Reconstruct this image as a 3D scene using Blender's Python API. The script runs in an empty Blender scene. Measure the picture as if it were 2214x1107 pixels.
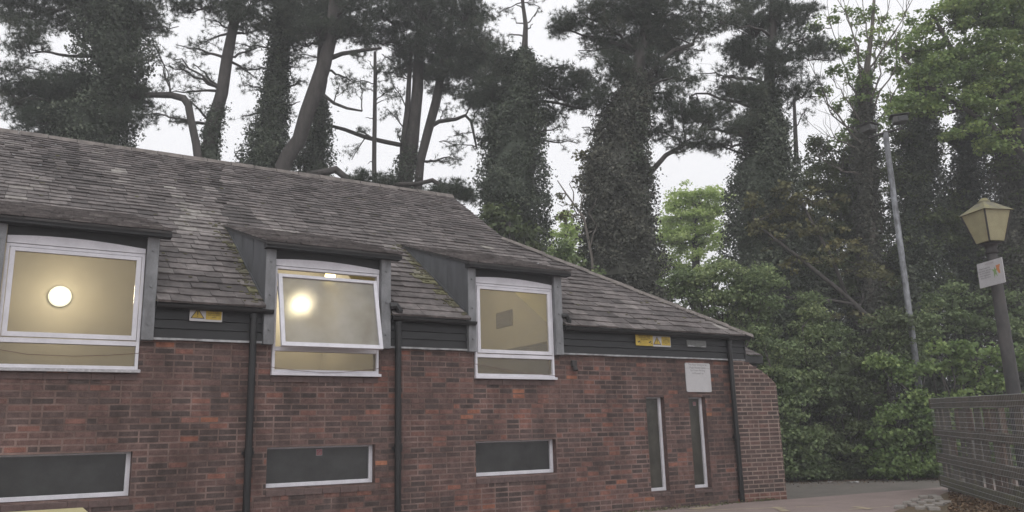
import bpy, math, random
import numpy as np
from mathutils import Vector, Matrix
random.seed(7); rng = np.random.default_rng(11)
C = bpy.context.scene.collection
scn = bpy.context.scene
R_ = math.radians

# ------------------------------------------------------------------ camera
EYE = 1.2; F = 1785.0; CX, CY = 1107.0, 553.5
_X = np.array([2893, 314, F]); _U = np.array([-227, -8053, F])
_U = _U/np.linalg.norm(_U); _X = _X/np.linalg.norm(_X)
_X = _X-_U*_X.dot(_U); _X /= np.linalg.norm(_X); _Y = np.cross(_U, _X)
RM = np.array([_X, _Y, _U])            # world = RM @ (right, down, forward)
cam_d = bpy.data.cameras.new('camera'); cam = bpy.data.objects.new('camera', cam_d); C.objects.link(cam)
cam_d.sensor_width = 36; cam_d.lens = F/2214*36; cam_d.clip_start = .1; cam_d.clip_end = 2000
r_, d_, f_ = RM[:, 0], RM[:, 1], RM[:, 2]
cam.matrix_world = Matrix(((r_[0], -d_[0], -f_[0], 0), (r_[1], -d_[1], -f_[1], 0), (r_[2], -d_[2], -f_[2], EYE), (0, 0, 0, 1)))
scn.camera = cam
FH = np.array([f_[0], f_[1]]); FH = FH/np.linalg.norm(FH)   # horizontal view direction

# ------------------------------------------------------------------ world, sun, exposure
w = bpy.data.worlds.new("World"); scn.world = w; w.use_nodes = True
nt = w.node_tree; nt.nodes.clear()
SUN_EL, SUN_AZ = R_(52), R_(205)
sky = nt.nodes.new('ShaderNodeTexSky'); sky.sky_type = 'NISHITA'; sky.sun_disc = False
sky.sun_elevation = SUN_EL; sky.sun_rotation = SUN_AZ; sky.dust_density = 4
hs = nt.nodes.new('ShaderNodeHueSaturation'); hs.inputs['Saturation'].default_value = .2; hs.inputs['Value'].default_value = 1.0
mx = nt.nodes.new('ShaderNodeMix'); mx.data_type = 'RGBA'; mx.inputs[0].default_value = .86
mx.inputs[7].default_value = (10.6, 10.6, 10.9, 1)
bg = nt.nodes.new('ShaderNodeBackground'); bg.inputs[1].default_value = .1
wo = nt.nodes.new('ShaderNodeOutputWorld')
nt.links.new(sky.outputs[0], hs.inputs['Color']); nt.links.new(hs.outputs[0], mx.inputs[6])
nt.links.new(mx.outputs[2], bg.inputs[0]); nt.links.new(bg.outputs[0], wo.inputs[0])
sd = bpy.data.lights.new('sun', 'SUN'); sd.energy = .6; sd.angle = R_(30); sd.color = (1, .97, .93)
so = bpy.data.objects.new('sun', sd); C.objects.link(so); so.location = (0, 0, 40)
_sv = Vector((math.sin(SUN_AZ)*math.cos(SUN_EL), math.cos(SUN_AZ)*math.cos(SUN_EL), math.sin(SUN_EL)))
so.rotation_euler = _sv.to_track_quat('Z', 'Y').to_euler()
scn.view_settings.view_transform = 'Standard'; scn.view_settings.look = 'None'
scn.view_settings.exposure = .22; scn.view_settings.gamma = 1
cy = scn.cycles
cy.max_bounces = 8; cy.diffuse_bounces = 4; cy.transparent_max_bounces = 12; cy.use_denoising = True
cy.caustics_reflective = False; cy.caustics_refractive = False

# ------------------------------------------------------------------ pixel -> point at a real place
def ray(px, py): return RM @ np.array([px-CX, py-CY, F])
def onY(px, py, y): r = ray(px, py); return r*(y/r[1]) + [0, 0, EYE]
def onZ(px, py, z=0.0): r = ray(px, py); return r*((z-EYE)/r[2]) + [0, 0, EYE]
def onD(px, py, d): r = ray(px, py); return r*(d/(r[0]*FH[0]+r[1]*FH[1])) + [0, 0, EYE]   # d = distance ahead of the viewer
def ppm(d): return F/d*.93            # photo pixels per metre at distance d

# ------------------------------------------------------------------ materials
def mat(name, col, rough=.7, metal=0.0, var=0.0, scale=8.0, col2=None, bump=0.0, bscale=60.0, attr=None, ramp=None,
        stretch=(1, 1, 1), spec=.5, fine=0.0, detail=5.0, weather=0.0):
    m = bpy.data.materials.new(name); m.use_nodes = True; t = m.node_tree; N = t.nodes; L = t.links
    b = N['Principled BSDF']; b.inputs['Roughness'].default_value = rough; b.inputs['Metallic'].default_value = metal
    b.inputs['Specular IOR Level'].default_value = spec
    tc = N.new('ShaderNodeTexCoord'); mp = N.new('ShaderNodeMapping'); mp.inputs['Scale'].default_value = stretch
    L.new(tc.outputs['Object'], mp.inputs['Vector'])
    src = None
    if attr:
        a = N.new('ShaderNodeAttribute'); a.attribute_name = attr
        cr = N.new('ShaderNodeValToRGB'); e = cr.color_ramp.elements
        for i, (p, c) in enumerate(ramp):
            x = e[i] if i < 2 else e.new(p)
            x.position = p; x.color = (*c, 1)
        L.new(a.outputs['Fac'], cr.inputs['Fac']); src = cr.outputs['Color']
    if var > 0 or col2:
        n = N.new('ShaderNodeTexNoise'); n.inputs['Scale'].default_value = scale; n.inputs['Detail'].default_value = detail
        n.inputs['Roughness'].default_value = .65
        L.new(mp.outputs[0], n.inputs['Vector'])
        mr = N.new('ShaderNodeMapRange'); mr.inputs[1].default_value = .36; mr.inputs[2].default_value = .64
        L.new(n.outputs['Fac'], mr.inputs[0])
        mi = N.new('ShaderNodeMix'); mi.data_type = 'RGBA'
        if src is None:
            c2 = col2 if col2 else tuple(c*(1-var) for c in col)
            mi.inputs[6].default_value = (*col, 1); mi.inputs[7].default_value = (*c2, 1); L.new(mr.outputs[0], mi.inputs[0])
        else:
            mi.blend_type = 'MULTIPLY'; mi.inputs[0].default_value = 1
            v = N.new('ShaderNodeMapRange'); v.inputs[3].default_value = 1-var; v.inputs[4].default_value = 1+var*.6
            L.new(mr.outputs[0], v.inputs[0]); L.new(src, mi.inputs[6]); L.new(v.outputs[0], mi.inputs[7])
        src = mi.outputs[2]
    if fine > 0:
        n = N.new('ShaderNodeTexNoise'); n.inputs['Scale'].default_value = 90; n.inputs['Detail'].default_value = 3
        L.new(tc.outputs['Object'], n.inputs['Vector'])
        v = N.new('ShaderNodeMapRange'); v.inputs[1].default_value = .3; v.inputs[2].default_value = .7
        v.inputs[3].default_value = 1-fine; v.inputs[4].default_value = 1+fine; L.new(n.outputs['Fac'], v.inputs[0])
        mi = N.new('ShaderNodeMix'); mi.data_type = 'RGBA'; mi.blend_type = 'MULTIPLY'; mi.inputs[0].default_value = 1
        if src is None: mi.inputs[6].default_value = (*col, 1)
        else: L.new(src, mi.inputs[6])
        L.new(v.outputs[0], mi.inputs[7]); src = mi.outputs[2]
    if weather > 0:
        mw_ = N.new('ShaderNodeMapping'); mw_.inputs['Scale'].default_value = (1.3, 1.3, .45); L.new(tc.outputs['Object'], mw_.inputs['Vector'])
        n = N.new('ShaderNodeTexNoise'); n.inputs['Scale'].default_value = 2.2; n.inputs['Detail'].default_value = 7; n.inputs['Roughness'].default_value = .62
        L.new(mw_.outputs[0], n.inputs['Vector'])
        v = N.new('ShaderNodeMapRange'); v.inputs[1].default_value = .35; v.inputs[2].default_value = .62
        v.inputs[3].default_value = 1-weather; v.inputs[4].default_value = 1+weather*.35; L.new(n.outputs['Fac'], v.inputs[0])
        mi = N.new('ShaderNodeMix'); mi.data_type = 'RGBA'; mi.blend_type = 'MULTIPLY'; mi.inputs[0].default_value = 1
        if src is None: mi.inputs[6].default_value = (*col, 1)
        else: L.new(src, mi.inputs[6])
        L.new(v.outputs[0], mi.inputs[7]); src = mi.outputs[2]
    if src is None: b.inputs['Base Color'].default_value = (*col, 1)
    else: L.new(src, b.inputs['Base Color'])
    if bump > 0:
        n = N.new('ShaderNodeTexNoise'); n.inputs['Scale'].default_value = bscale; n.inputs['Detail'].default_value = 4
        L.new(mp.outputs[0], n.inputs['Vector'])
        bp = N.new('ShaderNodeBump'); bp.inputs['Strength'].default_value = bump; bp.inputs['Distance'].default_value = .01
        L.new(n.outputs['Fac'], bp.inputs['Height']); L.new(bp.outputs[0], b.inputs['Normal'])
    return m

def leafmat(name, ramp, trans=.25, rough=.6, clump=2.0):
    m = bpy.data.materials.new(name); m.use_nodes = True; t = m.node_tree; N = t.nodes; L = t.links
    b = N['Principled BSDF']; out = N['Material Output']
    b.inputs['Roughness'].default_value = rough; b.inputs['Specular IOR Level'].default_value = .25
    a = N.new('ShaderNodeAttribute'); a.attribute_name = 'tone'
    cr = N.new('ShaderNodeValToRGB'); e = cr.color_ramp.elements
    for i, (p, c) in enumerate(ramp):
        x = e[i] if i < 2 else e.new(p); x.position = p; x.color = (*c, 1)
    L.new(a.outputs['Fac'], cr.inputs['Fac'])
    tr = N.new('ShaderNodeBsdfTranslucent'); ms = N.new('ShaderNodeMixShader'); ms.inputs[0].default_value = trans
    L.new(cr.outputs[0], b.inputs['Base Color']); L.new(cr.outputs[0], tr.inputs['Color'])
    L.new(b.outputs[0], ms.inputs[1]); L.new(tr.outputs[0], ms.inputs[2]); L.new(ms.outputs[0], out.inputs[0])
    return m

def glassmat(name, dust=.15, trl=.15, dustcol=(.6, .58, .5), tint=(.95, .95, .92), rough=.02, refr=0.0, rrough=.5):
    m = bpy.data.materials.new(name); m.use_nodes = True; t = m.node_tree; N = t.nodes; L = t.links
    N.remove(N['Principled BSDF']); out = N['Material Output']
    tp = N.new('ShaderNodeBsdfTransparent'); tp.inputs[0].default_value = (*tint, 1)
    df = N.new('ShaderNodeBsdfDiffuse'); df.inputs[0].default_value = (*dustcol, 1)
    tl = N.new('ShaderNodeBsdfTranslucent'); tl.inputs[0].default_value = (*dustcol, 1)
    gl = N.new('ShaderNodeBsdfGlossy'); gl.inputs['Roughness'].default_value = rough
    fr = N.new('ShaderNodeFresnel'); fr.inputs[0].default_value = 1.45
    tc = N.new('ShaderNodeTexCoord'); n = N.new('ShaderNodeTexNoise'); n.inputs['Scale'].default_value = 3; n.inputs['Detail'].default_value = 6
    L.new(tc.outputs['Object'], n.inputs['Vector'])
    v = N.new('ShaderNodeMapRange'); v.inputs[1].default_value = .3; v.inputs[2].default_value = .7
    v.inputs[3].default_value = dust*.6; v.inputs[4].default_value = dust*1.4; L.new(n.outputs['Fac'], v.inputs[0])
    m1 = N.new('ShaderNodeMixShader'); m2 = N.new('ShaderNodeMixShader'); m3 = N.new('ShaderNodeMixShader')
    m2.inputs[0].default_value = trl
    base = tp
    if refr:
        rf = N.new('ShaderNodeBsdfRefraction'); rf.inputs['IOR'].default_value = 1.45; rf.inputs['Roughness'].default_value = rrough; rf.inputs[0].default_value = (*tint, 1)
        base = N.new('ShaderNodeMixShader'); base.inputs[0].default_value = refr; L.new(tp.outputs[0], base.inputs[1]); L.new(rf.outputs[0], base.inputs[2])
    L.new(v.outputs[0], m1.inputs[0]); L.new(base.outputs[0], m1.inputs[1]); L.new(df.outputs[0], m1.inputs[2])
    L.new(m1.outputs[0], m2.inputs[1]); L.new(tl.outputs[0], m2.inputs[2])
    L.new(fr.outputs[0], m3.inputs[0]); L.new(m2.outputs[0], m3.inputs[1]); L.new(gl.outputs[0], m3.inputs[2])
    L.new(m3.outputs[0], out.inputs[0])
    return m

def emit(name, col, s):
    m = bpy.data.materials.new(name); m.use_nodes = True; N = m.node_tree.nodes; b = N['Principled BSDF']
    b.inputs['Base Color'].default_value = (.8, .8, .75, 1); b.inputs['Emission Color'].default_value = (*col, 1)
    b.inputs['Emission Strength'].default_value = s
    return m

M = {}
M['brick'] = mat('brick', (.2, .1, .09), rough=.85, attr='tone', weather=.32, var=.28, scale=14, fine=.22, bump=.25, bscale=90, spec=.2, ramp=[
    (0, (.078, .060, .056)), (.25, (.112, .078, .072)), (.5, (.160, .096, .085)), (.72, (.215, .108, .088)), (.86, (.285, .120, .085)), (1, (.360, .165, .095))])
M['brick_plain'] = mat('plain_brick', (.13, .075, .066), rough=.85, var=.3, scale=5, spec=.2)
M['mortar'] = mat('mortar', (.255, .180, .160), rough=.95, weather=.35, var=.5, scale=2.2, spec=.1, fine=.2)
M['mortar_pale'] = mat('pale_mortar', (.34, .262, .225), rough=.95, var=.3, scale=3, spec=.1)
M['slate'] = mat('slate', (.15, .14, .14), rough=.75, attr='tone', weather=.28, var=.33, scale=9, fine=.18, bump=.3, bscale=40, spec=.3, ramp=[
    (0, (.078, .069, .067)), (.35, (.148, .130, .126)), (.6, (.205, .183, .176)), (.82, (.29, .27, .25)), (.86, (.18, .17, .12)), (1, (.24, .23, .12))])
M['slate_under'] = mat('slate_under', (.05, .047, .047), rough=.9)
M['ridge'] = mat('ridge_mortar', (.21, .185, .17), rough=.9, var=.45, scale=7, fine=.25, bump=.4, bscale=30)
M['black'] = mat('black_paint', (.010, .010, .011), rough=.45, var=.35, scale=5)
M['board'] = mat('black_board', (.012, .012, .014), rough=.6, var=.35, scale=6, stretch=(.3, 1, 4))
M['lead'] = mat('lead', (.235, .24, .252), rough=.6, var=.4, scale=7, fine=.15, stretch=(1, 1, .5))
M['zinc'] = mat('zinc_cheek', (.115, .12, .13), rough=.6, var=.3, scale=5, stretch=(1, 1, .4))
M['flash'] = mat('flashing', (.36, .36, .37), rough=.75, var=.5, scale=9)
M['white'] = mat('white_frame', (.72, .71, .76), rough=.5, var=.14, scale=5, fine=.05)
M['white_old'] = mat('flaking_white_paint', (.52, .51, .53), rough=.6, var=.45, scale=22, detail=8)
M['render_sill'] = mat('brick_sill', (.135, .092, .085), rough=.9, var=.3, scale=12, fine=.2)
M['dark_glass'] = mat('obscured_dark_glass', (.036, .037, .037), rough=.26, var=.5, scale=2.5, spec=.6, bump=.35, bscale=2.2, fine=.15)
M['tall_glass'] = mat('grimy_narrow_glass', (.032, .030, .025), rough=.4, col2=(.075, .070, .058), var=.5, scale=2.6, spec=.5, stretch=(1.5, 1, 1))
M['glass'] = glassmat('window_glass', dust=.06, trl=.12, dustcol=(.64, .60, .48), tint=(.97, .95, .90))
M['glass_sash'] = glassmat('tilted_glass', dust=.42, trl=.26, dustcol=(.68, .66, .60), tint=(.9, .88, .8), rough=.08, refr=1.0, rrough=.19)
M['inner'] = mat('inner_wall', (.52, .485, .41), rough=.9, var=.12, scale=1.2)
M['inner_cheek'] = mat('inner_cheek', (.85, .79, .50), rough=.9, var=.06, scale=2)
M['inner_dark'] = mat('inner_furniture', (.13, .11, .10), rough=.8)
M['lamp'] = emit('lamp_glow', (1.0, 1.0, .80), 1.25)
M['lamp_warm'] = emit('warm_lamp_glow', (1.0, .80, .38), 3.5)
M['yellow'] = mat('sign_yellow', (.56, .40, .06), rough=.6, var=.25, scale=12)
M['signwhite'] = mat('sign_white', (.50, .49, .50), rough=.6, var=.08, scale=6)
M['signgrey'] = mat('weathered_label', (.16, .165, .16), rough=.8, var=.3, scale=20)
M['ink'] = mat('ink', (.035, .03, .03), rough=.7)
M['paleink'] = mat('faded_ink', (.15, .15, .155), rough=.8)
M['signred'] = mat('sticker_red', (.30, .08, .09), rough=.7)
M['stickerpale'] = mat('sticker_pale', (.30, .25, .26), rough=.7)
M['cable'] = mat('red_cable', (.11, .05, .045), rough=.6)
M['tarmac'] = mat('tarmac', (.27, .212, .195), rough=.95, var=.18, scale=1.5, fine=.28, bump=.5, bscale=120)
M['oldtarmac'] = mat('old_tarmac', (.165, .145, .13), rough=.95, col2=(.125, .115, .10), var=.3, scale=2.2, fine=.3, bump=.5, bscale=90)
M['soil'] = mat('soil', (.055, .045, .033), rough=1, col2=(.09, .07, .045), var=.4, scale=3, fine=.3)
M['litter'] = mat('leaf_litter', (.13, .085, .05), rough=1, col2=(.085, .07, .04), var=.4, scale=5, fine=.4, bump=.8, bscale=50)
M['sett'] = mat('granite_sett', (.29, .265, .24), rough=.85, var=.25, scale=9, fine=.15)
M['yline'] = mat('worn_yellow_paint', (.42, .35, .22), rough=.9, col2=(.28, .23, .19), var=.4, scale=7, detail=8)
M['wood'] = mat('weathered_timber', (.135, .108, .083), rough=.9, col2=(.07, .062, .045), var=.4, scale=5, fine=.2, stretch=(1, 1, .35))
M['woodmoss'] = mat('mossy_timber', (.125, .12, .055), rough=.95, col2=(.10, .09, .065), var=.4, scale=4, fine=.2)
M['woodwarm'] = mat('brown_timber', (.14, .09, .065), rough=.9, var=.35, scale=5, fine=.15)
M['wire'] = mat('galvanised_wire', (.42, .42, .42), rough=.5, metal=.2)
M['polegrey'] = mat('flaking_pole_paint', (.25, .26, .28), rough=.6, col2=(.06, .06, .065), var=.5, scale=4, stretch=(2, 2, .8), detail=7)
M['castiron'] = mat('cast_iron', (.022, .021, .022), rough=.75, col2=(.06, .054, .052), var=.3, scale=5, stretch=(1, 1, .5), detail=8)
M['lightbox'] = mat('floodlight_housing', (.10, .10, .095), rough=.6, var=.25, scale=10)
M['lampglass'] = mat('yellowed_lantern_panel', (.36, .33, .20), rough=.45, var=.18, scale=5, fine=.06)
M['lampcap'] = mat('mossy_lantern_cap', (.235, .215, .10), rough=.8, col2=(.14, .13, .10), var=.3, scale=6)
M['binyellow'] = mat('pale_yellow_plastic', (.58, .52, .29), rough=.55, var=.12, scale=5)
M['green'] = mat('picture_green', (.22, .33, .14), rough=.7)
M['orange'] = mat('picture_orange', (.55, .22, .09), rough=.7)
M['bark'] = mat('pine_bark', (.088, .079, .074), rough=.95, col2=(.050, .046, .043), var=.4, scale=5, bump=.8, bscale=14, stretch=(1.5, 1.5, .4), fine=.25)
M['bark_pale'] = mat('pale_bark', (.19, .17, .15), rough=.95, var=.35, scale=8, stretch=(1.5, 1.5, .5))
M['needle'] = leafmat('pine_needles', [(0, (0.056, 0.073, 0.053)), (.6, (0.091, 0.114, 0.081)), (1, (0.140, 0.152, 0.108))], trans=.15)
M['needle_brown'] = leafmat('brownish_needles', [(0, (0.055, 0.055, 0.043)), (.6, (0.080, 0.085, 0.063)), (1, (0.115, 0.105, 0.080))], trans=.15)
M['ivy'] = leafmat('ivy_leaves', [(0, (0.052, 0.064, 0.046)), (.6, (0.092, 0.116, 0.080)), (1, (0.153, 0.174, 0.118))], trans=.15, rough=.45)
M['ivy_brown'] = leafmat('brownish_ivy_leaves', [(0, (0.060, 0.063, 0.051)), (.6, (0.099, 0.104, 0.082)), (1, (0.157, 0.155, 0.117))], trans=.15, rough=.5)
M['dark_leaf'] = leafmat('dark_leaves', [(0, (0.074, 0.099, 0.050)), (.6, (0.135, 0.173, 0.082)), (1, (0.217, 0.257, 0.118))], trans=.25)
M['mid_leaf'] = leafmat('mid_green_leaves', [(0, (0.115, 0.158, 0.078)), (.6, (0.207, 0.273, 0.128)), (1, (0.334, 0.392, 0.189))], trans=.3)
M['fresh_leaf'] = leafmat('fresh_green_leaves', [(0, (0.112, 0.175, 0.065)), (.6, (0.212, 0.295, 0.106)), (1, (0.346, 0.436, 0.160))], trans=.35)
M['lime_leaf'] = leafmat('lime_green_leaves', [(0, (0.290, 0.383, 0.128)), (.6, (0.489, 0.605, 0.224)), (1, (0.662, 0.754, 0.362))], trans=.55)
M['sycamore'] = leafmat('sycamore_leaves', [(0, (0.140, 0.213, 0.081)), (.6, (0.254, 0.346, 0.122)), (1, (0.411, 0.490, 0.172))], trans=.4)
M['olive_leaf'] = leafmat('olive_leaves', [(0, (0.108, 0.114, 0.060)), (.6, (0.180, 0.180, 0.090)), (1, (0.288, 0.264, 0.120))], trans=.3)

# ------------------------------------------------------------------ mesh helpers
class MB:
    def __init__(s): s.v = []; s.f = []; s.t = []; s.m = []; s.sm = []
    def face(s, pts, tone=.5, mi=0):
        i = len(s.v); s.v += [tuple(map(float, p)) for p in pts]; s.f.append(tuple(range(i, i+len(pts)))); s.t.append(tone); s.m.append(mi)
    def box(s, a, b, tone=.5, mi=0, skip=()):
        x0, y0, z0 = a; x1, y1, z1 = b
        if x0 > x1: x0, x1 = x1, x0
        if y0 > y1: y0, y1 = y1, y0
        if z0 > z1: z0, z1 = z1, z0
        i = len(s.v); s.v += [(x0, y0, z0), (x1, y0, z0), (x1, y1, z0), (x0, y1, z0), (x0, y0, z1), (x1, y0, z1), (x1, y1, z1), (x0, y1, z1)]
        F6 = dict(bottom=(0, 3, 2, 1), top=(4, 5, 6, 7), front=(0, 1, 5, 4), right=(1, 2, 6, 5), back=(2, 3, 7, 6), left=(3, 0, 4, 7))
        for k, q in F6.items():
            if k in skip: continue
            s.f.append(tuple(i+j for j in q)); s.t.append(tone); s.m.append(mi)
    def obox(s, c, u, v, n, hu, hv, hn, tone=.5, mi=0):
        c, u, v, n = map(lambda q: np.array(q, float), (c, u, v, n)); i = len(s.v)
        for dn in (-1, 1):
            for du, dv in ((-1, -1), (1, -1), (1, 1), (-1, 1)): s.v.append(tuple(c+u*hu*du+v*hv*dv+n*hn*dn))
        for q in ((0, 3, 2, 1), (4, 5, 6, 7), (0, 1, 5, 4), (1, 2, 6, 5), (2, 3, 7, 6), (3, 0, 4, 7)):
            s.f.append(tuple(i+j for j in q)); s.t.append(tone); s.m.append(mi)
    def tube(s, pts, rad, sides=8, tone=.5, mi=0, cap=True, wob=0.0):
        pts = [np.array(p, float) for p in pts]; n = len(pts)
        if not hasattr(rad, '__len__'): rad = [rad]*n
        i0 = len(s.v); ref = None
        for k in range(n):
            d = pts[min(k+1, n-1)]-pts[max(k-1, 0)]; d = d/(np.linalg.norm(d)+1e-9)
            if ref is None: ref = np.array([1, 0, 0]) if abs(d[0]) < .8 else np.array([0, 1, 0])
            a = ref-d*ref.dot(d); a /= np.linalg.norm(a)+1e-9; ref = a; b = np.cross(d, a)
            for j in range(sides):
                an = 2*math.pi*j/sides; rr = rad[k]*(1+(random.uniform(-wob, wob) if wob else 0))
                s.v.append(tuple(pts[k]+a*math.cos(an)*rr+b*math.sin(an)*rr))
        for k in range(n-1):
            for j in range(sides):
                s.f.append((i0+k*sides+j, i0+k*sides+(j+1) % sides, i0+(k+1)*sides+(j+1) % sides, i0+(k+1)*sides+j)); s.t.append(tone); s.m.append(mi)
                
        if cap:
            s.f.append(tuple(i0+j for j in range(sides))[::-1]); s.t.append(tone); s.m.append(mi)
            s.f.append(tuple(i0+(n-1)*sides+j for j in range(sides))); s.t.append(tone); s.m.append(mi)
    def prism(s, pts, ext, tone=.5, mi=0):
        ext = np.array(ext, float); pts = [np.array(p, float) for p in pts]; i = len(s.v); n = len(pts)
        s.v += [tuple(p) for p in pts]+[tuple(p+ext) for p in pts]
        s.f += [tuple(range(i, i+n)), tuple(range(i+2*n-1, i+n-1, -1))]; s.t += [tone]*2; s.m += [mi]*2
        for j in range(n):
            k = (j+1) % n; s.f.append((i+j, i+n+j, i+n+k, i+k)); s.t.append(tone); s.m.append(mi)
    def build(s, name, mats, parent=None, smooth=False, bevel=0, loc=None):
        if not isinstance(mats, (list, tuple)): mats = [mats]
        me = bpy.data.meshes.new(name)
        vs = s.v if loc is None else [(a-loc[0], b-loc[1], c-loc[2]) for a, b, c in s.v]
        me.from_pydata(vs, [], s.f); 
        for m_ in mats: me.materials.append(m_)
        me.polygons.foreach_set('material_index', s.m)
        at = me.attributes.new('tone', 'FLOAT', 'FACE'); at.data.foreach_set('value', s.t)
        if smooth: me.polygons.foreach_set('use_smooth', [True]*len(s.f))
        me.update()
        o = bpy.data.objects.new(name, me); C.objects.link(o)
        if loc is not None: o.location = loc
        if parent: put(o, parent)
        if bevel:
            b = o.modifiers.new('bevel', 'BEVEL'); b.width = bevel; b.segments = 2; b.limit_method = 'ANGLE'
        return o

def put(o, parent):
    o.parent = parent
    if parent.parent: base = parent.matrix_world if False else Matrix.Translation(gloc(parent))
    else: base = Matrix.Translation(parent.location)
    o.matrix_parent_inverse = base.inverted()
def gloc(o):
    return o.location
def tag(o, label=None, cat=None, group=None, kind=None):
    if label: o['label'] = label
    if cat: o['category'] = cat
    if group: o['group'] = group
    if kind: o['kind'] = kind
    return o
def thing(name, label, cat, loc=(0, 0, 0), group=None):
    o = bpy.data.objects.new(name, None); C.objects.link(o); o.location = loc; o.empty_display_size = .2
    return tag(o, label, cat, group)
def text(s_, size, m, loc, parent, name='lettering', bold=0.0, align='CENTER', rot=None):
    cu = bpy.data.curves.new('t', 'FONT'); cu.body = s_; cu.size = size; cu.align_x = align; cu.align_y = 'CENTER'; cu.offset = bold
    cu.space_line = 1.0
    to = bpy.data.objects.new('t', cu); C.objects.link(to)
    bpy.context.view_layer.update()
    me = bpy.data.meshes.new_from_object(to.evaluated_get(bpy.context.evaluated_depsgraph_get()))
    bpy.data.objects.remove(to)
    me.name = name; me.materials.clear(); me.materials.append(m)
    o = bpy.data.objects.new(name, me); C.objects.link(o)
    mw = Matrix.Translation(loc) @ (rot if rot is not None else Matrix.Rotation(R_(90), 4, 'X'))
    me.transform(mw)
    if parent: put(o, parent)
    return o

# ------------------------------------------------------------------ ground
def sheet(name, m, pts, z, kind='structure'):
    mb = MB(); mb.face([(p[0], p[1], z) for p in pts]); o = mb.build(name, m); o['kind'] = kind; return o
sheet('ground', M['soil'], [(-400, -400), (500, -400), (500, 500), (-400, 500)], 0)
e1 = onZ(1660, 1084); e2 = onZ(2041, 1054); ed = (e2-e1)/np.linalg.norm(e2-e1)
A1 = e1-ed*40; A2 = e1+ed*9
h1 = onZ(1690, 1041); h2 = onZ(2045, 1034); HA, HB = h1, h2
old = [(-8, 10.6), (-8, 6), (e1[0]-6, 6), (A2[0]+1, 6), (h2[0]+1.2, h2[1]-2.2), (h2[0]+.6, h2[1]), (h1[0], h1[1]), (h1[0]-3, h1[1]+2.5), (11.9, 14), (11.9, 10.6)]
sheet('verge', M['oldtarmac'], old, .004)
rd = [(-30, -30), (25, -30), (A2[0], A2[1]-1.3), (A2[0]-.2, A2[1]), (e1[0], e1[1]), (e1[0]-3, e1[1]+.55), (7.6, 10.35), (-30, 10.35)]
sheet('road', M['tarmac'], rd, .008)

def ribbon(pa, pb, wd, z=.012, seg=14):
    a = np.array(pa[:2]); b = np.array(pb[:2]); d = (b-a); L = np.linalg.norm(d); d /= L; n = np.array([-d[1], d[0]])
    mb = MB(); pr = None
    for i in range(seg+1):
        p = a+d*L*i/seg; w1 = wd/2*random.uniform(.75, 1.1); w2 = wd/2*random.uniform(.75, 1.1)
        q = (p-n*w1, p+n*w2)
        if pr is not None and random.random() > .06:
            mb.face([(*pr[0], z), (*q[0], z), (*q[1], z), (*pr[1], z)])
        pr = q
    return mb
for i, (p, q, wd, z) in enumerate([((1480, 1106), (1785, 1095.5), .09, .012), ((1835, 1103), (1925, 1096.5), .08, .012), ((1500, 1103), (1535, 1098.5), .3, .016),
                                ((1676, 1098), (1700, 1108), .14, .016), ((1846, 1097), (1882, 1103), .14, .016)]):
    o = ribbon(onZ(*p), onZ(*q), wd, z).build('road_marking', M['yline']); o['kind'] = 'structure'

# ------------------------------------------------------------------ brickwork
def brick_panel(mb, x0, x1, z0, z1, holes, y=0.0, clusters=True, seed=1, off=0.0, xmax=None, tonef=None, cj=.0055):
    """bricks lie in the plane y, facing -y; holes = (x0,x1,z0,z1)"""
    rr = random.Random(seed)
    nb = [(rr.uniform(x0, x1), rr.uniform(z0, z1), rr.uniform(.35, 1.1), rr.uniform(.15, .45)) for _ in range(20)]
    k = 0; z = z0
    while z < z1-.02:
        zt = min(z+.065, z1); x = x0-(.1125 if k % 2 else 0)+off
        xm = x1 if xmax is None else xmax(z+.03)
        while x < xm:
            L = .215
            if rr.random() < .07: L = .1025
            a, b = max(x, x0), min(x+L, xm)
            if b-a > .015:
                hot = sum(math.exp(-((a-c[0])/c[2])**2-((z-c[1])/c[3])**2) for c in nb) if clusters else 0
                t = rr.random()*.55
                if rr.random() < .10+.42*min(hot, 1): t = rr.uniform(.42, .80)
                if rr.random() < (.006+.05*min(hot, 1) if clusters else .01): t = rr.uniform(.84, .97)
                if tonef: t = tonef((a+b)/2, z, t)
                rects = [(a, b, z, zt)]
                for h in holes:
                    nr = []
                    for q in rects:
                        if q[0] >= h[1] or q[1] <= h[0] or q[2] >= h[3] or q[3] <= h[2]: nr.append(q); continue
                        if q[0] < h[0]: nr.append((q[0], h[0], q[2], q[3]))
                        if q[1] > h[1]: nr.append((h[1], q[1], q[2], q[3]))
                        cx0, cx1 = max(q[0], h[0]), min(q[1], h[1])
                        if q[2] < h[2]-.012: nr.append((cx0, cx1, q[2], h[2]))
                        if q[3] > h[3]+.012: nr.append((cx0, cx1, h[3], q[3]))
                    rects = nr
                yy = y-rr.uniform(.0005, .003)
                for q in rects:
                    if q[1]-q[0] > .012:
                        c = cj; j = [rr.uniform(-.0018, .0018) for _ in range(4)]
                        X0, X1, Z0, Z1 = q[0]+c+j[0], q[1]-c+j[1], q[2]+c+j[2], q[3]-c+j[3]
                        i = len(mb.v)
                        mb.v += [(X0, yy, Z0), (X1, yy, Z0), (X1, yy, Z1), (X0, yy, Z1), (X0-.001, y+.003, Z0-.001), (X1+.001, y+.003, Z0-.001), (X1+.001, y+.003, Z1+.001), (X0-.001, y+.003, Z1+.001)]
                        for ff in ((0, 1, 2, 3), (4, 5, 1, 0), (5, 6, 2, 1), (6, 7, 3, 2), (7, 4, 0, 3)):
                            mb.f.append(tuple(i+g for g in ff)); mb.t.append(t); mb.m.append(0)
            x += L+.01
        z += .075; k += 1

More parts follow.
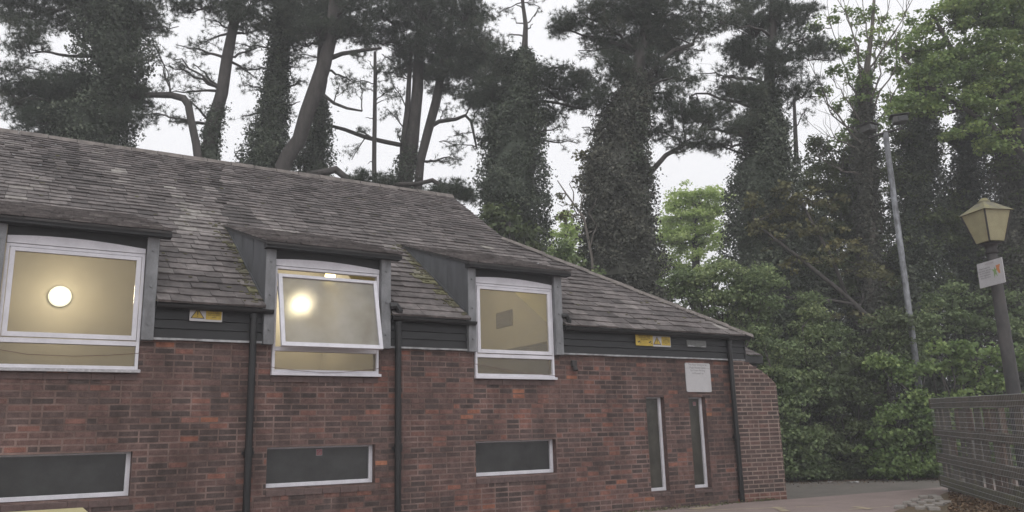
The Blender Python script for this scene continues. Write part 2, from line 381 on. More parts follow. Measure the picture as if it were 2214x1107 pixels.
def panel_cells(mb, x0, x1, z0, z1, holes, y, mi=0):
    xs = sorted({x0, x1, *[h[0] for h in holes], *[h[1] for h in holes]}); zs = sorted({z0, z1, *[h[2] for h in holes], *[h[3] for h in holes]})
    xs = [x for x in xs if x0 <= x <= x1]; zs = [z for z in zs if z0 <= z <= z1]
    for i in range(len(xs)-1):
        for j in range(len(zs)-1):
            cx, cz = (xs[i]+xs[i+1])/2, (zs[j]+zs[j+1])/2
            if any(h[0] < cx < h[1] and h[2] < cz < h[3] for h in holes): continue
            mb.face([(xs[i], y, zs[j]), (xs[i+1], y, zs[j]), (xs[i+1], y, zs[j+1]), (xs[i], y, zs[j+1])], mi=mi)

WY = 10.7; XL, XR = -3.4, 11.75; ZT = 2.5
BAYS = [(0.02, 1.48), (3.06, 4.54), (6.07, 7.50)]
UP = [(a, b, 2.10, ZT+.2) for a, b in BAYS]
LOW = [(0.02, 1.49, .68, 1.18), (3.05, 4.51, .68, 1.18), (6.07, 7.49, .68, 1.18)]
TALL = [(9.36, 9.77, .29, 1.83), (10.34, 10.735, .29, 1.83)]
HOLES = UP+LOW+TALL
bld = thing('brick_building', 'long low brick building with slate roof, three dormer windows and black downpipes', 'building', (4, 10.7, 0))
mb = MB()
brick_panel(mb, XL, XR, 0.0, ZT, HOLES, y=WY, seed=5)
panel_cells(mb, XL, XR, 0, ZT, HOLES, WY+.0015, mi=1)
for h in HOLES:      # reveals
    d = .18; zt = min(h[3], ZT)
    mb.face([(h[0], WY, h[2]), (h[0], WY, zt), (h[0], WY+d, zt), (h[0], WY+d, h[2])], .35)
    mb.face([(h[1], WY, h[2]), (h[1], WY+d, h[2]), (h[1], WY+d, zt), (h[1], WY, zt)], .35)
    mb.face([(h[0], WY, h[2]), (h[0], WY+d, h[2]), (h[1], WY+d, h[2]), (h[1], WY, h[2])], .35)
    if h[3] < ZT: mb.face([(h[0], WY, h[3]), (h[1], WY, h[3]), (h[1], WY+d, h[3]), (h[0], WY+d, h[3])], .3)
# other sides of the building
YB = 21.4
mb.face([(XR, WY, 0), (XR, YB, 0), (XR, YB, 2.9), (XR, WY, 2.9)], mi=2)
mb.face([(XL, WY, 0), (XL, WY, 2.9), (XL, 16.05, 6.6), (XL, YB, 2.9), (XL, YB, 0)], mi=2)
mb.face([(XL, YB, 0), (XL, YB, 2.9), (XR, YB, 2.9), (XR, YB, 0)], mi=2)
mb.build('wall', [M['brick'], M['mortar'], M['brick_plain']], bld)

# sloping brick sills under the windows
for (a, b, z, w_) in [(h[0], h[1], h[2], .03) for h in HOLES]:
    m2 = MB(); n = max(2, round((b-a)/.225)); dz = .10 if z > 2 or z > .6 else .075
    for i in range(n):
        x0, x1 = a+(b-a)*i/n+.003, a+(b-a)*(i+1)/n-.003
        p = [(x0, WY+.02, z-.006), (x0, WY-.012, z-.03), (x0, WY-.012, z-dz), (x0, WY+.02, z-dz)]
        m2.prism(p, (x1-x0, 0, 0))
    m2.build('brick_sill', M['render_sill'], bld)

# buttress at the far corner
bt = MB()
YAW = R_(-9.5); bo = np.array([11.47, 10.66])
def shoulder(z):
    if z < 2.02: return .93
    if z > 2.44: return .34
    return .93-.59*((z-2.02)/.42)**1.5
brick_panel(bt, 0, 1.12, 0, 2.47, [], y=0, clusters=False, seed=9, xmax=shoulder, tonef=lambda x, z, t: (.68 if z < .08 else .04+t*.6))
prof = [(0, 0)]+[(shoulder(z), z) for z in np.linspace(0, 2.44, 30)]+[(.24, 2.475), (0, 2.475)]
i = len(bt.v); bt.prism([(x, .0015, z) for x, z in prof], (0, .32, 0), mi=1)
c_, s_ = math.cos(YAW), math.sin(YAW)
bt.v = [(bo[0]+x*c_-y*s_, bo[1]+x*s_+y*c_, z) for x, y, z in bt.v]
bt.build('buttress', [M['brick'], M['mortar_pale']], bld)

# ------------------------------------------------------------------ roof
TAN = math.tan(R_(34)); YE, ZE = 10.52, 2.93; YR = 16.05; ZR = ZE+(YR-YE)*TAN
XH = 11.84; YHT = 13.80; XV = XH-(YHT-YE)      # hip starts at the corner, meets the gablet verge
DY1 = 12.98                                     # dormer roofs meet the main slope here
DORM = [(-.12, 1.62), (2.92, 4.69), (5.93, 7.65)]
def roofz(y): return ZE+(y-YE)*TAN
def slates(mb, place, vmax, span, cuts, exps, widths, seed=3, moss=None, thick=.012, streak=None):
    rr = random.Random(seed); v = 0.0; k = 0
    while v < vmax:
        t = v/vmax; ex = exps[0]+(exps[1]-exps[0])*t; wd = widths[0]+(widths[1]-widths[0])*t
        vt = min(v+ex, vmax)
        u0, u1 = span(v+ex*.5); u = u0-rr.uniform(0, wd)
        while u < u1:
            wv = wd*rr.uniform(.72, 1.28); a, b = max(u, u0), min(u+wv, u1)
            segs = [(a, b)]
            for (c0, c1, vm) in cuts:
                if v+ex*.5 < vm:
                    ns = []
                    for s0, s1 in segs:
                        if s0 < c0: ns.append((s0, min(s1, c0)))
                        if s1 > c1: ns.append((max(s0, c1), s1))
                    segs = ns
            for s0, s1 in segs:
                if s1-s0 < .02: continue
                tone = rr.gauss(.36, .13)
                if streak: tone += streak((s0+s1)/2, v)
                tone = min(max(tone, 0), .8)
                if moss: tone = moss((s0+s1)/2, v, tone, rr)
                g = .003; jl = rr.uniform(-.012, .014); jr = jl+rr.gauss(0, .007); h0 = thick*rr.uniform(1.3, 2.7); hj = rr.gauss(0, .002)
                lo0, lo1 = v-jl, v-jr; mid = (s0+s1)/2+rr.uniform(-.3, .3)*(s1-s0); lom = (lo0+lo1)/2-rr.uniform(-.004, .012)
                up = v+ex*1.12
                P = [place(s0+g, lo0, h0+hj), place(mid, lom, h0), place(s1-g, lo1, h0-hj), place(s1-g, up, .004), place(s0+g, up, .004)]
                Q = [place(s0+g, lo0, 0), place(mid, lom, 0), place(s1-g, lo1, 0)]
                i = len(mb.v); mb.v += [tuple(p) for p in P+Q]
                for ff in ((0, 1, 2, 3, 4), (5, 6, 1, 0), (6, 7, 2, 1)): mb.f.append(tuple(i+q for q in ff)); mb.t.append(tone); mb.m.append(0)
                mb.f.append((i, i+4, i+5)); mb.t.append(tone); mb.m.append(0)
                mb.f.append((i+2, i+7, i+3)); mb.t.append(tone); mb.m.append(0)
            u += wv
        v += ex; k += 1
CA, SA = math.cos(R_(34)), math.sin(R_(34))
def place_main(u, v, h): return (u, YE+v*CA-h*SA, ZE+v*SA+h*CA)
VR = (YR-YE)/CA; VD = (DY1-YE)/CA
_sn = [(random.uniform(-3, 4.0), random.uniform(.09, .22), random.choice([-.34, -.26, -.2, .2, .30, .36])*random.uniform(.7, 1.1), random.uniform(2.6, 5.6)) for _ in range(52)]+[(random.uniform(4, 11), random.uniform(.15, .4), random.uniform(-.14, .10), random.uniform(1, 5)) for _ in range(22)]
def streak(u, v):
    s = 0
    for c, w_, a, vc in _sn:
        s += a*math.exp(-((u-c-(v-vc)*.03)/w_)**2)*math.exp(-((v-vc)/1.1)**2)
    if u < 4.5: s += .10*max(0, min(1, (v-2)/2))*(4.5-u)/5
    return s*.95-.02
def moss(u, v, t, rr):
    for a, b in DORM:
        d = a-u
        if 0 < d < .36 and .12 < v < VD-.45 and rr.random() < (.62 if d < .16 else .28): return rr.uniform(.84, 1)
    if rr.random() < .004: return rr.uniform(.80, .84)
    return t
def span_main(v):
    y = YE+v*CA
    return (XL-.15, XV+.03 if y > YHT else XH-(y-YE)-.02)
mb = MB()
slates(mb, place_main, VR-.02, span_main, [(a-.0, b+.0, VD-.06) for a, b in DORM], (.215, .115), (.33, .19), moss=moss, streak=streak)
# underlay: front slope pieces, back slope, hip end
def under(x0, x1, y0, y1):
    mb.face([(x0, y0, roofz(y0)-.012), (x1, y0, roofz(y0)-.012), (x1, y1, roofz(y1)-.012), (x0, y1, roofz(y1)-.012)], mi=1)
xs = [XL-.15]+[q for d in DORM for q in d]
edges = [(XL-.15, DORM[0][0]), (DORM[0][1], DORM[1][0]), (DORM[1][1], DORM[2][0])]
for a, b in edges: under(a, b, YE, DY1-.02)
mb.face([(DORM[2][1], YE, roofz(YE)-.012), (XH, YE, roofz(YE)-.012), (XH-(DY1-.02-YE), DY1-.02, roofz(DY1-.02)-.012), (DORM[2][1], DY1-.02, roofz(DY1-.02)-.012)], mi=1)
mb.face([(XL-.15, DY1-.02, roofz(DY1-.02)-.012), (XH-(DY1-.02-YE), DY1-.02, roofz(DY1-.02)-.012), (XV, YHT, roofz(YHT)-.012), (XV, YR, ZR-.012), (XL-.15, YR, ZR-.012)], mi=1)
YBE = 2*YR-YE; YHB = 2*YR-YHT
mb.face([(XL-.15, YR, ZR-.012), (XV, YR, ZR-.012), (XV, YHB, roofz(YHT)-.012), (XH, YBE, ZE-.012), (XL-.15, YBE, ZE-.012)], .4)
mb.face([(XH, YE, ZE-.012), (XH, YBE, ZE-.012), (XV, YHB, roofz(YHT)-.012), (XV, YHT, roofz(YHT)-.012)], .4)
for i in range(120):
    u = random.uniform(XL, 11.3); v_ = random.uniform(.1, VR-.2)
    if u > span_main(v_)[1]-.1 or any(a-.05 < u < b+.2 and v_ < VD for a, b in DORM): continue
    p = place_main(u, v_, .022); q = random.uniform(.006, .017)
    mb.obox(p, (1, 0, 0), (0, CA, SA), (0, -SA, CA), q*random.uniform(1, 1.8), q, .002, mi=2)
for i in range(420):
    u = random.uniform(XL, 11.3); v_ = random.uniform(.1, VR-.2)
    if random.random() < .55:
        a_, b_ = random.choice(DORM[1:]); v_ = random.uniform(.1, VD); u = a_-abs(random.gauss(0, .10))-.02
    if u > span_main(v_)[1]-.1 or any(a-.01 < u < b+.2 and v_ < VD for a, b in DORM): continue
    p = place_main(u, v_, .02); q = random.uniform(.008, .022)
    mb.obox(p, (1, 0, 0), (0, CA, SA), (0, -SA, CA), q*random.uniform(1, 1.8), q*.7, .006, mi=3)
mb.build('roof', [M['slate'], M['slate_under'], M['flash'], M['woodmoss']], bld)
g = MB(); g.face([(XV-.02, YHT, roofz(YHT)-.03), (XV-.02, YHB, roofz(YHT)-.03), (XV-.02, YR, ZR-.03)]); g.build('gablet', M['board'], bld)
# ridge and hip tiles
rt = MB(); x = XL-.15; k = 0
while x < XV-.05:
    L = .45; x1 = min(x+L-.012, XV+.05); jz = random.uniform(-.006, .006)
    p = [(x, YR-.17, ZR-.125+jz), (x, YR-.06, ZR+.02+jz), (x, YR, ZR+.045+jz), (x, YR+.06, ZR+.02+jz), (x, YR+.17, ZR-.125+jz), (x, YR, ZR-.02)]
    rt.prism(p, (x1-x, 0, 0)); x += L
rt.prism([(XL-.15, YR-.175, ZR-.14), (XL-.15, YR-.05, ZR-.03), (XL-.15, YR-.05, ZR-.06), (XL-.15, YR-.175, ZR-.15)], (XV-XL+.15, 0, 0))
rt.build('ridge_tiles', M['ridge'], bld)
ht = MB(); A = np.array([XH+.03, YE-.03, ZE+.0]); B = np.array([XV, YHT, roofz(YHT)+.03]); n = 11
for i in range(n):
    a = A+(B-A)*i/n; b = A+(B-A)*(i+1.06)/n; q = np.array([1, 1, 0])/math.sqrt(2)
    for s in (-1, 1):
        e = a+q*.12*s-np.array([0, 0, .055]); e2_ = b+q*.12*s-np.array([0, 0, .055]); up = np.array([0, 0, .035+.008*(i % 2)])
        ht.face([a+up, e+up*.4, e2_+up*.4-(0, 0, .01), b+up-(0, 0, .01)] if s > 0 else [a+up, b+up-(0, 0, .01), e2_+up*.4-(0, 0, .01), e+up*.4])
    ht.face([a+up, a+q*.12-(0, 0, .07), a-q*.12-(0, 0, .07)])
# debris and moss clumps along the hip
for i in range(150):
    t = random.random(); p = A+(B-A)*t+np.array([random.gauss(-.12, .06), random.gauss(.0, .05), 0]); p[2] = ZE+(max(p[1], YE)-YE)*TAN+.03
    s = random.uniform(.008, .022); ht.obox(p, (1, 0, 0), (0, 1, 0), (0, 0, 1), s, s*.8, s*.5)
ht.build('hip_tiles', M['ridge'], bld)

# eaves cladding, flashing, gutters between the dormers
SEG = [(XL, DORM[0][0]), (DORM[0][1], DORM[1][0]), (DORM[1][1], DORM[2][0]), (DORM[2][1], XR+.03)]
for a, b in SEG:
    m2 = MB()
    for i, (z0, z1) in enumerate([(2.515, 2.625), (2.63, 2.735), (2.74, 2.96)]):
        m2.prism([(a, WY-.045, z0), (a, WY-.03, z1), (a, WY+.05, z1), (a, WY+.05, z0)], (b-a, 0, 0))
    m2.build('cladding', M['board'], bld)
    m2 = MB(); n = int((b-a)/.3)+1
    for i in range(n):
        x0 = a+(b-a)*i/n; x1 = a+(b-a)*(i+1)/n; j = random.uniform(-.004, .004)
        m2.prism([(x0, WY-.055+j, 2.486+j), (x0, WY-.05, 2.512), (x0, WY+.02, 2.512), (x0, WY+.02, 2.49)], (x1-x0, 0, 0))
    m2.build('flashing', M['flash'], bld)
    m2 = MB(); n = 8; out = []; inn = []
    for i in range(n+1):
        an = math.pi*i/n; out.append((a, YE+.065-.055*math.cos(an), ZE-.02-.055*math.sin(an)))
    for i in range(n, -1, -1):
        an = math.pi*i/n; inn.append((a, YE+.065-.048*math.cos(an), ZE-.02-.048*math.sin(an)))
    m2.prism(out+inn, (b-a+(.10 if b < 7 else .06), 0, 0))
    # end stop
    m2.prism([(b+(.10 if b < 7 else .06), p[1], p[2]) for p in out], (.01, 0, 0))
    m2.build('gutter', M['black'], bld)
m2 = MB(); m2.box((XR+.03, WY-.05, 2.5), (XR+.06, YB, 2.95)); m2.build('cladding', M['board'], bld)

# downpipes
def pipe(x, ztop, r=.045, swan=None):
    m2 = MB(); y = WY-.075
    pts = [(x, y, 0.02), (x, y, ztop-.16), (x, y-.01, ztop-.10), (x, y-.04, ztop-.04)]
    m2.tube(pts, r, 12)
    for zc in (1.12, ):
        m2.tube([(x, y, zc-.05), (x, y, zc+.05)], r+.012, 12)
        m2.obox((x, y+.03, zc), (1, 0, 0), (0, 0, 1), (0, 1, 0), .075, .02, .012)
    m2.tube([(x, y, ztop-.16), (x, y, ztop-.10)], r+.01, 12)
    if swan:
        m2.tube([(x-.02, y-.02, ztop-.08), (x-.01, y-.05, ztop+.04), (x-.06, y-.05, ztop+.10), (x-.14, y-.03, ztop+.09)], r*1.25, 10)
    return m2.build('downpipe', M['black'], bld, smooth=False)
pipe(2.80, 2.97); pipe(4.81, 2.97, swan=True); pipe(11.37, 2.93)
m2 = MB(); m2.tube([(7.74, WY-.1, 2.92), (7.75, WY-.12, 3.03), (7.70, WY-.12, 3.09), (7.64, WY-.08, 3.09)], .045, 10); m2.build('overflow_pipe', M['black'], bld)

# ------------------------------------------------------------------ dormers and their windows
DZF, DYF = 3.80, 10.48                     # front edge of the dormer slates
DSL = (roofz(DY1)-DZF)/(DY1-DYF); DA = math.atan(DSL)
def dorm(i):
    a, b = DORM[i]; wa, wb = BAYS[i]
    m2 = MB()     # fascia box under the dormer eaves
    m2.box((wa, WY-.03, 3.535), (wb, WY+.04, 3.80))
    m2.prism([(a-.02, DYF+.02, DZF-.075), (a-.02, DYF+.02, DZF-.02), (a-.02, WY-.05, DZF+.0), (a-.02, WY-.05, DZF-.075)], (b-a+.14, 0, 0))
    root = m2.build('dormer', M['board'], bld)
    def pl(u, v, h): return (u, DYF+v*math.cos(DA)-h*math.sin(DA), DZF+v*math.sin(DA)+h*math.cos(DA))
    vm = (DY1-DYF)/math.cos(DA)+.06; m3 = MB()
    slates(m3, pl, vm, lambda v: (a-.04, b+.12-.05*max(0, v-.3)), [], (.17, .13), (.28, .24), seed=20+i, thick=.011, streak=lambda u, v: .05-.12*math.exp(-v/.35))
    q = [pl(a-.03, 0, -.008), pl(b+.11, 0, -.008), pl(b+.05, vm, -.008), pl(a-.03, vm, -.008)]
    m3.prism(q, (0, 0, -.03), mi=1)
    m3.build('dormer_roof', [M['slate'], M['slate_under']], root)
    # cheeks
    for s, x in ((-1, a), (1, b)):
        m4 = MB(); th = .05*(-s)
        tri = [(x, WY-.09, roofz(WY-.09)-.01), (x, WY-.09, DZF-.01), (x, DY1-.03, roofz(DY1-.03)-.012)]
        m4.prism(tri, (th, 0, 0))
        for yy in (11.25, 11.85, 12.4):
            zt = DZF-.01+(yy-(WY-.09))*((roofz(DY1-.03)-DZF)/(DY1-.03-WY+.09)); m4.box((x+s*.001, yy-.004, roofz(yy)), (x+s*.006, yy+.004, zt-.004))
        m4.build('cheek', M['zinc'], root)
        m5 = MB(); m5.prism([(x+s*.005, WY-.0, roofz(WY-.0)+.02), (x+s*.005, DY1, roofz(DY1)+.02), (x+s*.005, DY1-.1, roofz(DY1-.1)+.055), (x+s*.005, WY, roofz(WY)+.06)], (s*.008, 0, 0))
        m5.build('lead_soaker', M['zinc'], root)
        # post
        p0, p1 = (a, wa) if s < 0 else (wb, b)
        m6 = MB(); m6.box((p0+.003, WY-.10, 2.47), (p1-.003, WY+.12, 3.725))
        po = m6.build('post', M['lead'], root, bevel=.006)
        px = (p0+p1)/2
        for zc in (2.66, 3.12, 3.56): m7 = MB(); m7.tube([(px, WY-.10, zc), (px, WY-.115, zc)], .015, 8); m7.build('bolt', M['lead'], root)
    # inside: lined cheeks and soffit (lit by the lamps)
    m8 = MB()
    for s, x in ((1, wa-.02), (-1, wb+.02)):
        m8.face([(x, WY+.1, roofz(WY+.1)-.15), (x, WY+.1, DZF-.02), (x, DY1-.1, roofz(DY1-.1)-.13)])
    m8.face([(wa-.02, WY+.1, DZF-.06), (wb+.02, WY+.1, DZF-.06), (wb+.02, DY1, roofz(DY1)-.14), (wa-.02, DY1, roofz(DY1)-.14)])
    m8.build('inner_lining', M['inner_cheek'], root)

def frame_rect(mb, x0, x1, z0, z1, wl, wr, wb, wt, y0, y1, mi=0):
    mb.box((x0, y0, z0), (x0+wl, y1, z1), mi=mi); mb.box((x1-wr, y0, z0), (x1, y1, z1), mi=mi)
    mb.box((x0+wl, y0+.001, z0), (x1-wr, y1-.001, z0+wb), mi=mi); mb.box((x0+wl, y0+.001, z1-wt), (x1-wr, y1-.001, z1), mi=mi)

def upper_window(i, opening=0.0):
    a, b = BAYS[i]; z0, z1 = 2.12, 3.52; zt0, zt1 = 2.40, 2.455
    y0, y1 = WY-.035, WY+.05
    m2 = MB()
    frame_rect(m2, a+.004, b-.004, z0, z1, .035, .035, .04, .035, y0, y1)
    m2.box((a+.039, y0+.004, zt0), (b-.039, y1-.002, zt1))
    root = m2.build('window', M['white'], bld, bevel=.003)
    # arched head board
    m3 = MB(); n = 14; pts = [(a+.006, y0-.006, z1+.006)]
    pts = [(b-.006, y0-.006, z1+.006), (a+.006, y0-.006, z1+.006)]
    for k in range(n+1):
        t = k/n; pts.append((a+.006+(b-a-.012)*t, y0-.006, z1+.065+.05*math.sin(math.pi*(.15+.85*t))-.0))
    m3.prism(pts, (0, .05, 0)); m3.build('head_board', M['white'], root)
    m4 = MB(); m4.prism([(a-.005, y0-.03, 2.085), (a-.005, y0-.03, 2.118), (a-.005, y0+.03, 2.128), (a-.005, y0+.03, 2.085)], (b-a+.03, 0, 0))
    m4.build('sill', M['white_old'] if i == 0 else M['white'], root)
    # fixed lower pane
    m5 = MB(); m5.box((a+.041, WY+.008, z0+.042), (b-.041, WY+.014, zt0-.001))
    m5.build('pane', M['glass'], root)
    # sash, hinged at its top edge
    H = z1-.04-zt1-.01; S = MB()
    frame_rect(S, a+.045, b-.045, -H, 0, .052, .052, .055, .045, -.03, .02)
    P = MB()
    P.box((a+.098, -.003, -H+.056), (b-.098, .003, -.046))
    c, s = math.cos(opening), math.sin(opening); pz, py = z1-.04-(.065 if opening else 0), WY-.012
    for q in (S, P): q.v = [(x, py+(y*c+z*s), pz+(z*c-y*s)) for x, y, z in q.v]
    S.build('sash', M['white'], root, bevel=.003)
    P.build('pane', M['glass_sash'] if opening else M['glass'], root)
    if opening:
        for x in (a+.05, b-.05): m6 = MB(); m6.tube([(x, WY+.0, 3.25), (x, py-math.sin(opening)*.5, pz-.5*c)], .006, 6); m6.build('stay', M['lead'], root)
for i in range(3): dorm(i)
upper_window(0); upper_window(1, opening=R_(14.5)); upper_window(2)

def low_window(h, glass):
    a, b, z0, z1 = h; yf = WY+.11; m2 = MB()
    frame_rect(m2, a+.002, b-.002, z0+.002, z1-.002, .022, .05, .05, .02, yf-.02, yf+.05)
    r = m2.build('window', M['white'], bld, bevel=.003)
    m3 = MB(); m3.face([(a+.02, yf+.015, z0+.04), (b-.04, yf+.015, z0+.04), (b-.04, yf+.015, z1-.02), (a+.02, yf+.015, z1-.02)]); m3.build('pane', glass, r)
    return r
lw = [low_window(h, M['dark_glass']) for h in LOW]; tw = [low_window(h, M['tall_glass']) for h in TALL]

# ------------------------------------------------------------------ the lit rooms behind the windows
m2 = MB(); IX0, IX1 = XL+.2, 8.30; IY = 15.2; IZ = 1.35
def cz(y): return roofz(y)-.16
m2.face([(IX0, IY, IZ), (IX1, IY, IZ), (IX1, IY, cz(IY)), (IX0, IY, cz(IY))])
for x in (IX0, IX1): m2.face([(x, WY+.15, IZ), (x, IY, IZ), (x, IY, cz(IY)), (x, WY+.15, cz(WY+.15))])
for x in (2.25, 5.3): m2.box((x-.05, WY+.15, IZ), (x+.05, IY-.01, 2.6)); m2.face([(x, WY+.15, 2.6), (x, IY-.01, 2.6), (x, IY-.01, cz(IY)), (x, WY+.15, cz(WY+.15))])
m2.face([(IX0, WY+.15, IZ), (IX1, WY+.15, IZ), (IX1, IY, IZ), (IX0, IY, IZ)])
for a, b in [(IX0, DORM[0][0]+.1), (DORM[0][1]-.1, DORM[1][0]+.1), (DORM[1][1]-.1, DORM[2][0]+.1), (DORM[2][1]-.1, IX1)]:
    m2.face([(a, WY+.15, cz(WY+.15)), (b, WY+.15, cz(WY+.15)), (b, DY1, cz(DY1)), (a, DY1, cz(DY1))])
m2.face([(IX0, DY1, cz(DY1)), (IX1, DY1, cz(DY1)), (IX1, IY, cz(IY)), (IX0, IY, cz(IY))])
m2.face([(IX0, WY+.16, IZ), (IX0, WY+.16, 2.1), (IX1, WY+.16, 2.1), (IX1, WY+.16, IZ)])
m2.build('room_lining', M['inner'], bld)
def lamp(px, py, y, r, m, power, label, col=(1, .89, .68), name='round_lamp', flat=True, dz=0):
    c = onY(px, py, y); t = thing(name, label, 'lamp', tuple(c))
    m3 = MB(); m3.tube([c+(0, .04, 0), c+(0, .05, 0)], [r*.8, r*.8], 28); m3.build('lamp_base', M['white'], t)
    m3 = MB(); m3.tube([c+(0, .039, 0), c, c-(0, .03, 0), c-(0, .045, 0)], [r, r*.98, r*.8, r*.4], 28); m3.build('lamp_cover', m, t, smooth=True)
    ld = bpy.data.lights.new('lamp_light', 'POINT'); ld.energy = power; ld.color = col; ld.shadow_soft_size = .15
    lo = bpy.data.objects.new('lamp_light', ld); C.objects.link(lo); lo.location = (c[0], c[1]-.6, c[2]+dz); put(lo, t)
lamp(130, 640, 15.1, .17, M['lamp'], 34, 'round glowing lamp behind the leftmost dormer window')
lamp(632, 666, 15.1, .15, M['lamp'], 34, 'round glowing lamp seen blurred through the tilted open sash')
lamp(715, 597, 13.4, .09, M['lamp_warm'], 7, 'small warm lamp near the ceiling above the tilted open sash', name='small_lamp')
ld = bpy.data.lights.new('room_light', 'POINT'); ld.energy = 40; ld.color = (1, .90, .70); ld.shadow_soft_size = .2
lo = bpy.data.objects.new('room_light', ld); C.objects.link(lo); lo.location = (6.35, 12.9, 4.25); put(lo, bld)
# air vent and shelf seen in the right-hand room
def onX(px, py, x): r = ray(px, py); return r*(x/r[0])+[0, 0, EYE]
c = onX(1090, 690, 8.28); m3 = MB()
for k in range(6): m3.obox(c+(-.012, 0, (k-2.5)*.045), (0, 1, 0), (0, 0, 1), (1, 0, 0), .26, .014, .010)
m3.obox(c, (0, 1, 0), (0, 0, 1), (1, 0, 0), .29, .15, .008)
tag(m3.build('air_vent', M['inner_dark']), 'dark slatted air vent on the room wall seen through the third dormer window', 'vent')
zt = onX(1150, 750, 7.8)[2]
m3 = MB(); m3.box((7.75, 11.2, IZ+.001), (8.25, 14.0, zt)); m3.box((7.72, 11.17, zt), (8.27, 14.03, zt+.03))
tag(m3.build('cupboard', M['inner_dark'], bevel=.01), 'dark cupboard top seen low through the third dormer window', 'cupboard')

# ------------------------------------------------------------------ small things on the wall
def rrect(mb, x0, x1, z0, z1, y, t, r, mi=0):
    pts = []
    for cx_, cz_, a0 in ((x1-r, z1-r, 0), (x0+r, z1-r, 90), (x0+r, z0+r, 180), (x1-r, z0+r, 270)):
        for k in range(5): an = R_(a0+k*22.5); pts.append((cx_+r*math.cos(an), y, cz_+r*math.sin(an)))
    mb.prism(pts, (0, t, 0), mi=mi)
CYF = WY-.052   # face of the cladding
def warning(x0, x1, z0, z1, label, lines, leftpanel=None):
    m3 = MB(); rrect(m3, x0, x1, z0, z1, CYF-.012, .008, .01); r = m3.build('warning_sign', M['signwhite']); tag(r, label, 'sign', 'yellow and white warning signs under the eaves')
    y = CYF-.0145; xm = x0+(x1-x0)*.47
    if leftpanel:
        m4 = MB(); rrect(m4, *leftpanel[:4], y-.0005, .002, .005); m4.build('yellow_panel', M['yellow'], r)
        lx0, lx1, lz0, lz1 = leftpanel[:4]
        text(leftpanel[4], .030, M['ink'], ((lx0+lx1)/2, y-.003, lz1-.055), r)
        for cx_ in (lx0+.07, lx1-.07):
            m5 = MB()
            m5.obox((cx_, y-.003, lz0+.065), (.93, 0, .36), (-.36, 0, .93), (0, 1, 0), .028, .010, .001)
            m5.obox((cx_+.03, y-.003, lz0+.045), (.93, 0, -.36), (.36, 0, .93), (0, 1, 0), .014, .004, .001)
            m5.build('camera_symbol', M['ink'], r)
    m4 = MB(); rrect(m4, xm+.008, x1-.01, z0+.025, z1-.012, y, .002, .004); m4.build('yellow_panel', M['yellow'], r)
    cx_ = (x0+xm)/2+.002; w_ = (xm-x0)*.46; zb, zt = z0+.032, z1-.012
    m4 = MB(); m4.prism([(cx_-w_, y, zb), (cx_+w_, y, zb), (cx_, y, zt)], (0, .002, 0)); m4.build('triangle_border', M['ink'], r)
    m4 = MB(); m4.prism([(cx_-w_*.80, y-.0015, zb+.009), (cx_+w_*.80, y-.0015, zb+.009), (cx_, y-.0015, zt-.018)], (0, .001, 0)); m4.build('triangle', M['yellow'], r)
    m4 = MB(); m4.prism([(cx_-.004, y-.003, zb+.042), (cx_+.004, y-.003, zb+.042), (cx_+.008, y-.003, zb+.095), (cx_-.008, y-.003, zb+.095)], (0, .001, 0))
    m4.tube([(cx_, y-.003, zb+.026), (cx_, y-.002, zb+.026)], .006, 8); m4.build('exclamation_mark', M['ink'], r)
    text(lines, .024, M['ink'], ((xm+x1)/2, y-.0022, (z0+z1)/2+.005), r)
warning(2.02, 2.41, 2.73, 2.905, 'small white and yellow warning sign with triangle under the eaves between the first two dormers', 'WARNING\nSurface coated\nwith anti-climb\npaint')
warning(9.54, 9.95, 2.675, 2.86, 'warning sign with long yellow panel on the black boards above the tall windows', 'WARNING\nSurface coated\nwith anti-climb\npaint',
        (9.16, 9.545, 2.68, 2.87, 'IMAGES ARE BEING\nMONITORED AND\nRECORDED'))
m3 = MB(); rrect(m3, 10.33, 10.80, 2.70, 2.815, CYF-.012, .008, .015); o = tag(m3.build('torn_label', M['signgrey']), 'small grey torn label on the black boards near the far corner', 'label')
m4 = MB(); m4.prism([(10.35, CYF-.0145, 2.703), (10.53, CYF-.0145, 2.703), (10.47, CYF-.0145, 2.725), (10.36, CYF-.0145, 2.73)], (0, .002, 0)); m4.build('torn_edge', M['flash'], o); m4 = MB()
m4.prism([(10.64, CYF-.0145, 2.70), (10.79, CYF-.0145, 2.70), (10.79, CYF-.0145, 2.735)], (0, .002, 0)); m4.build('torn_edge', M['flash'], o)
text('CCTV IN OPERATION', .034, M['paleink'], (10.565, CYF-.0135, 2.765), o)
m3 = MB(); rrect(m3, 10.29, 10.89, 1.915, 2.42, WY-.022, .014, .03); o = tag(m3.build('notice_board', M['signwhite']), 'plain white notice plate with faded text on the brick wall', 'sign')
text('The New Entrance to\nPugin House Gates\nfor Front Parking\nis Situated to', .050, M['paleink'], (10.585, WY-.0225, 2.315), o)
m4 = MB(); m4.box((10.295, WY-.0235, 2.328), (10.885, WY-.0225, 2.331)); m4.build('crease', M['paleink'], o)
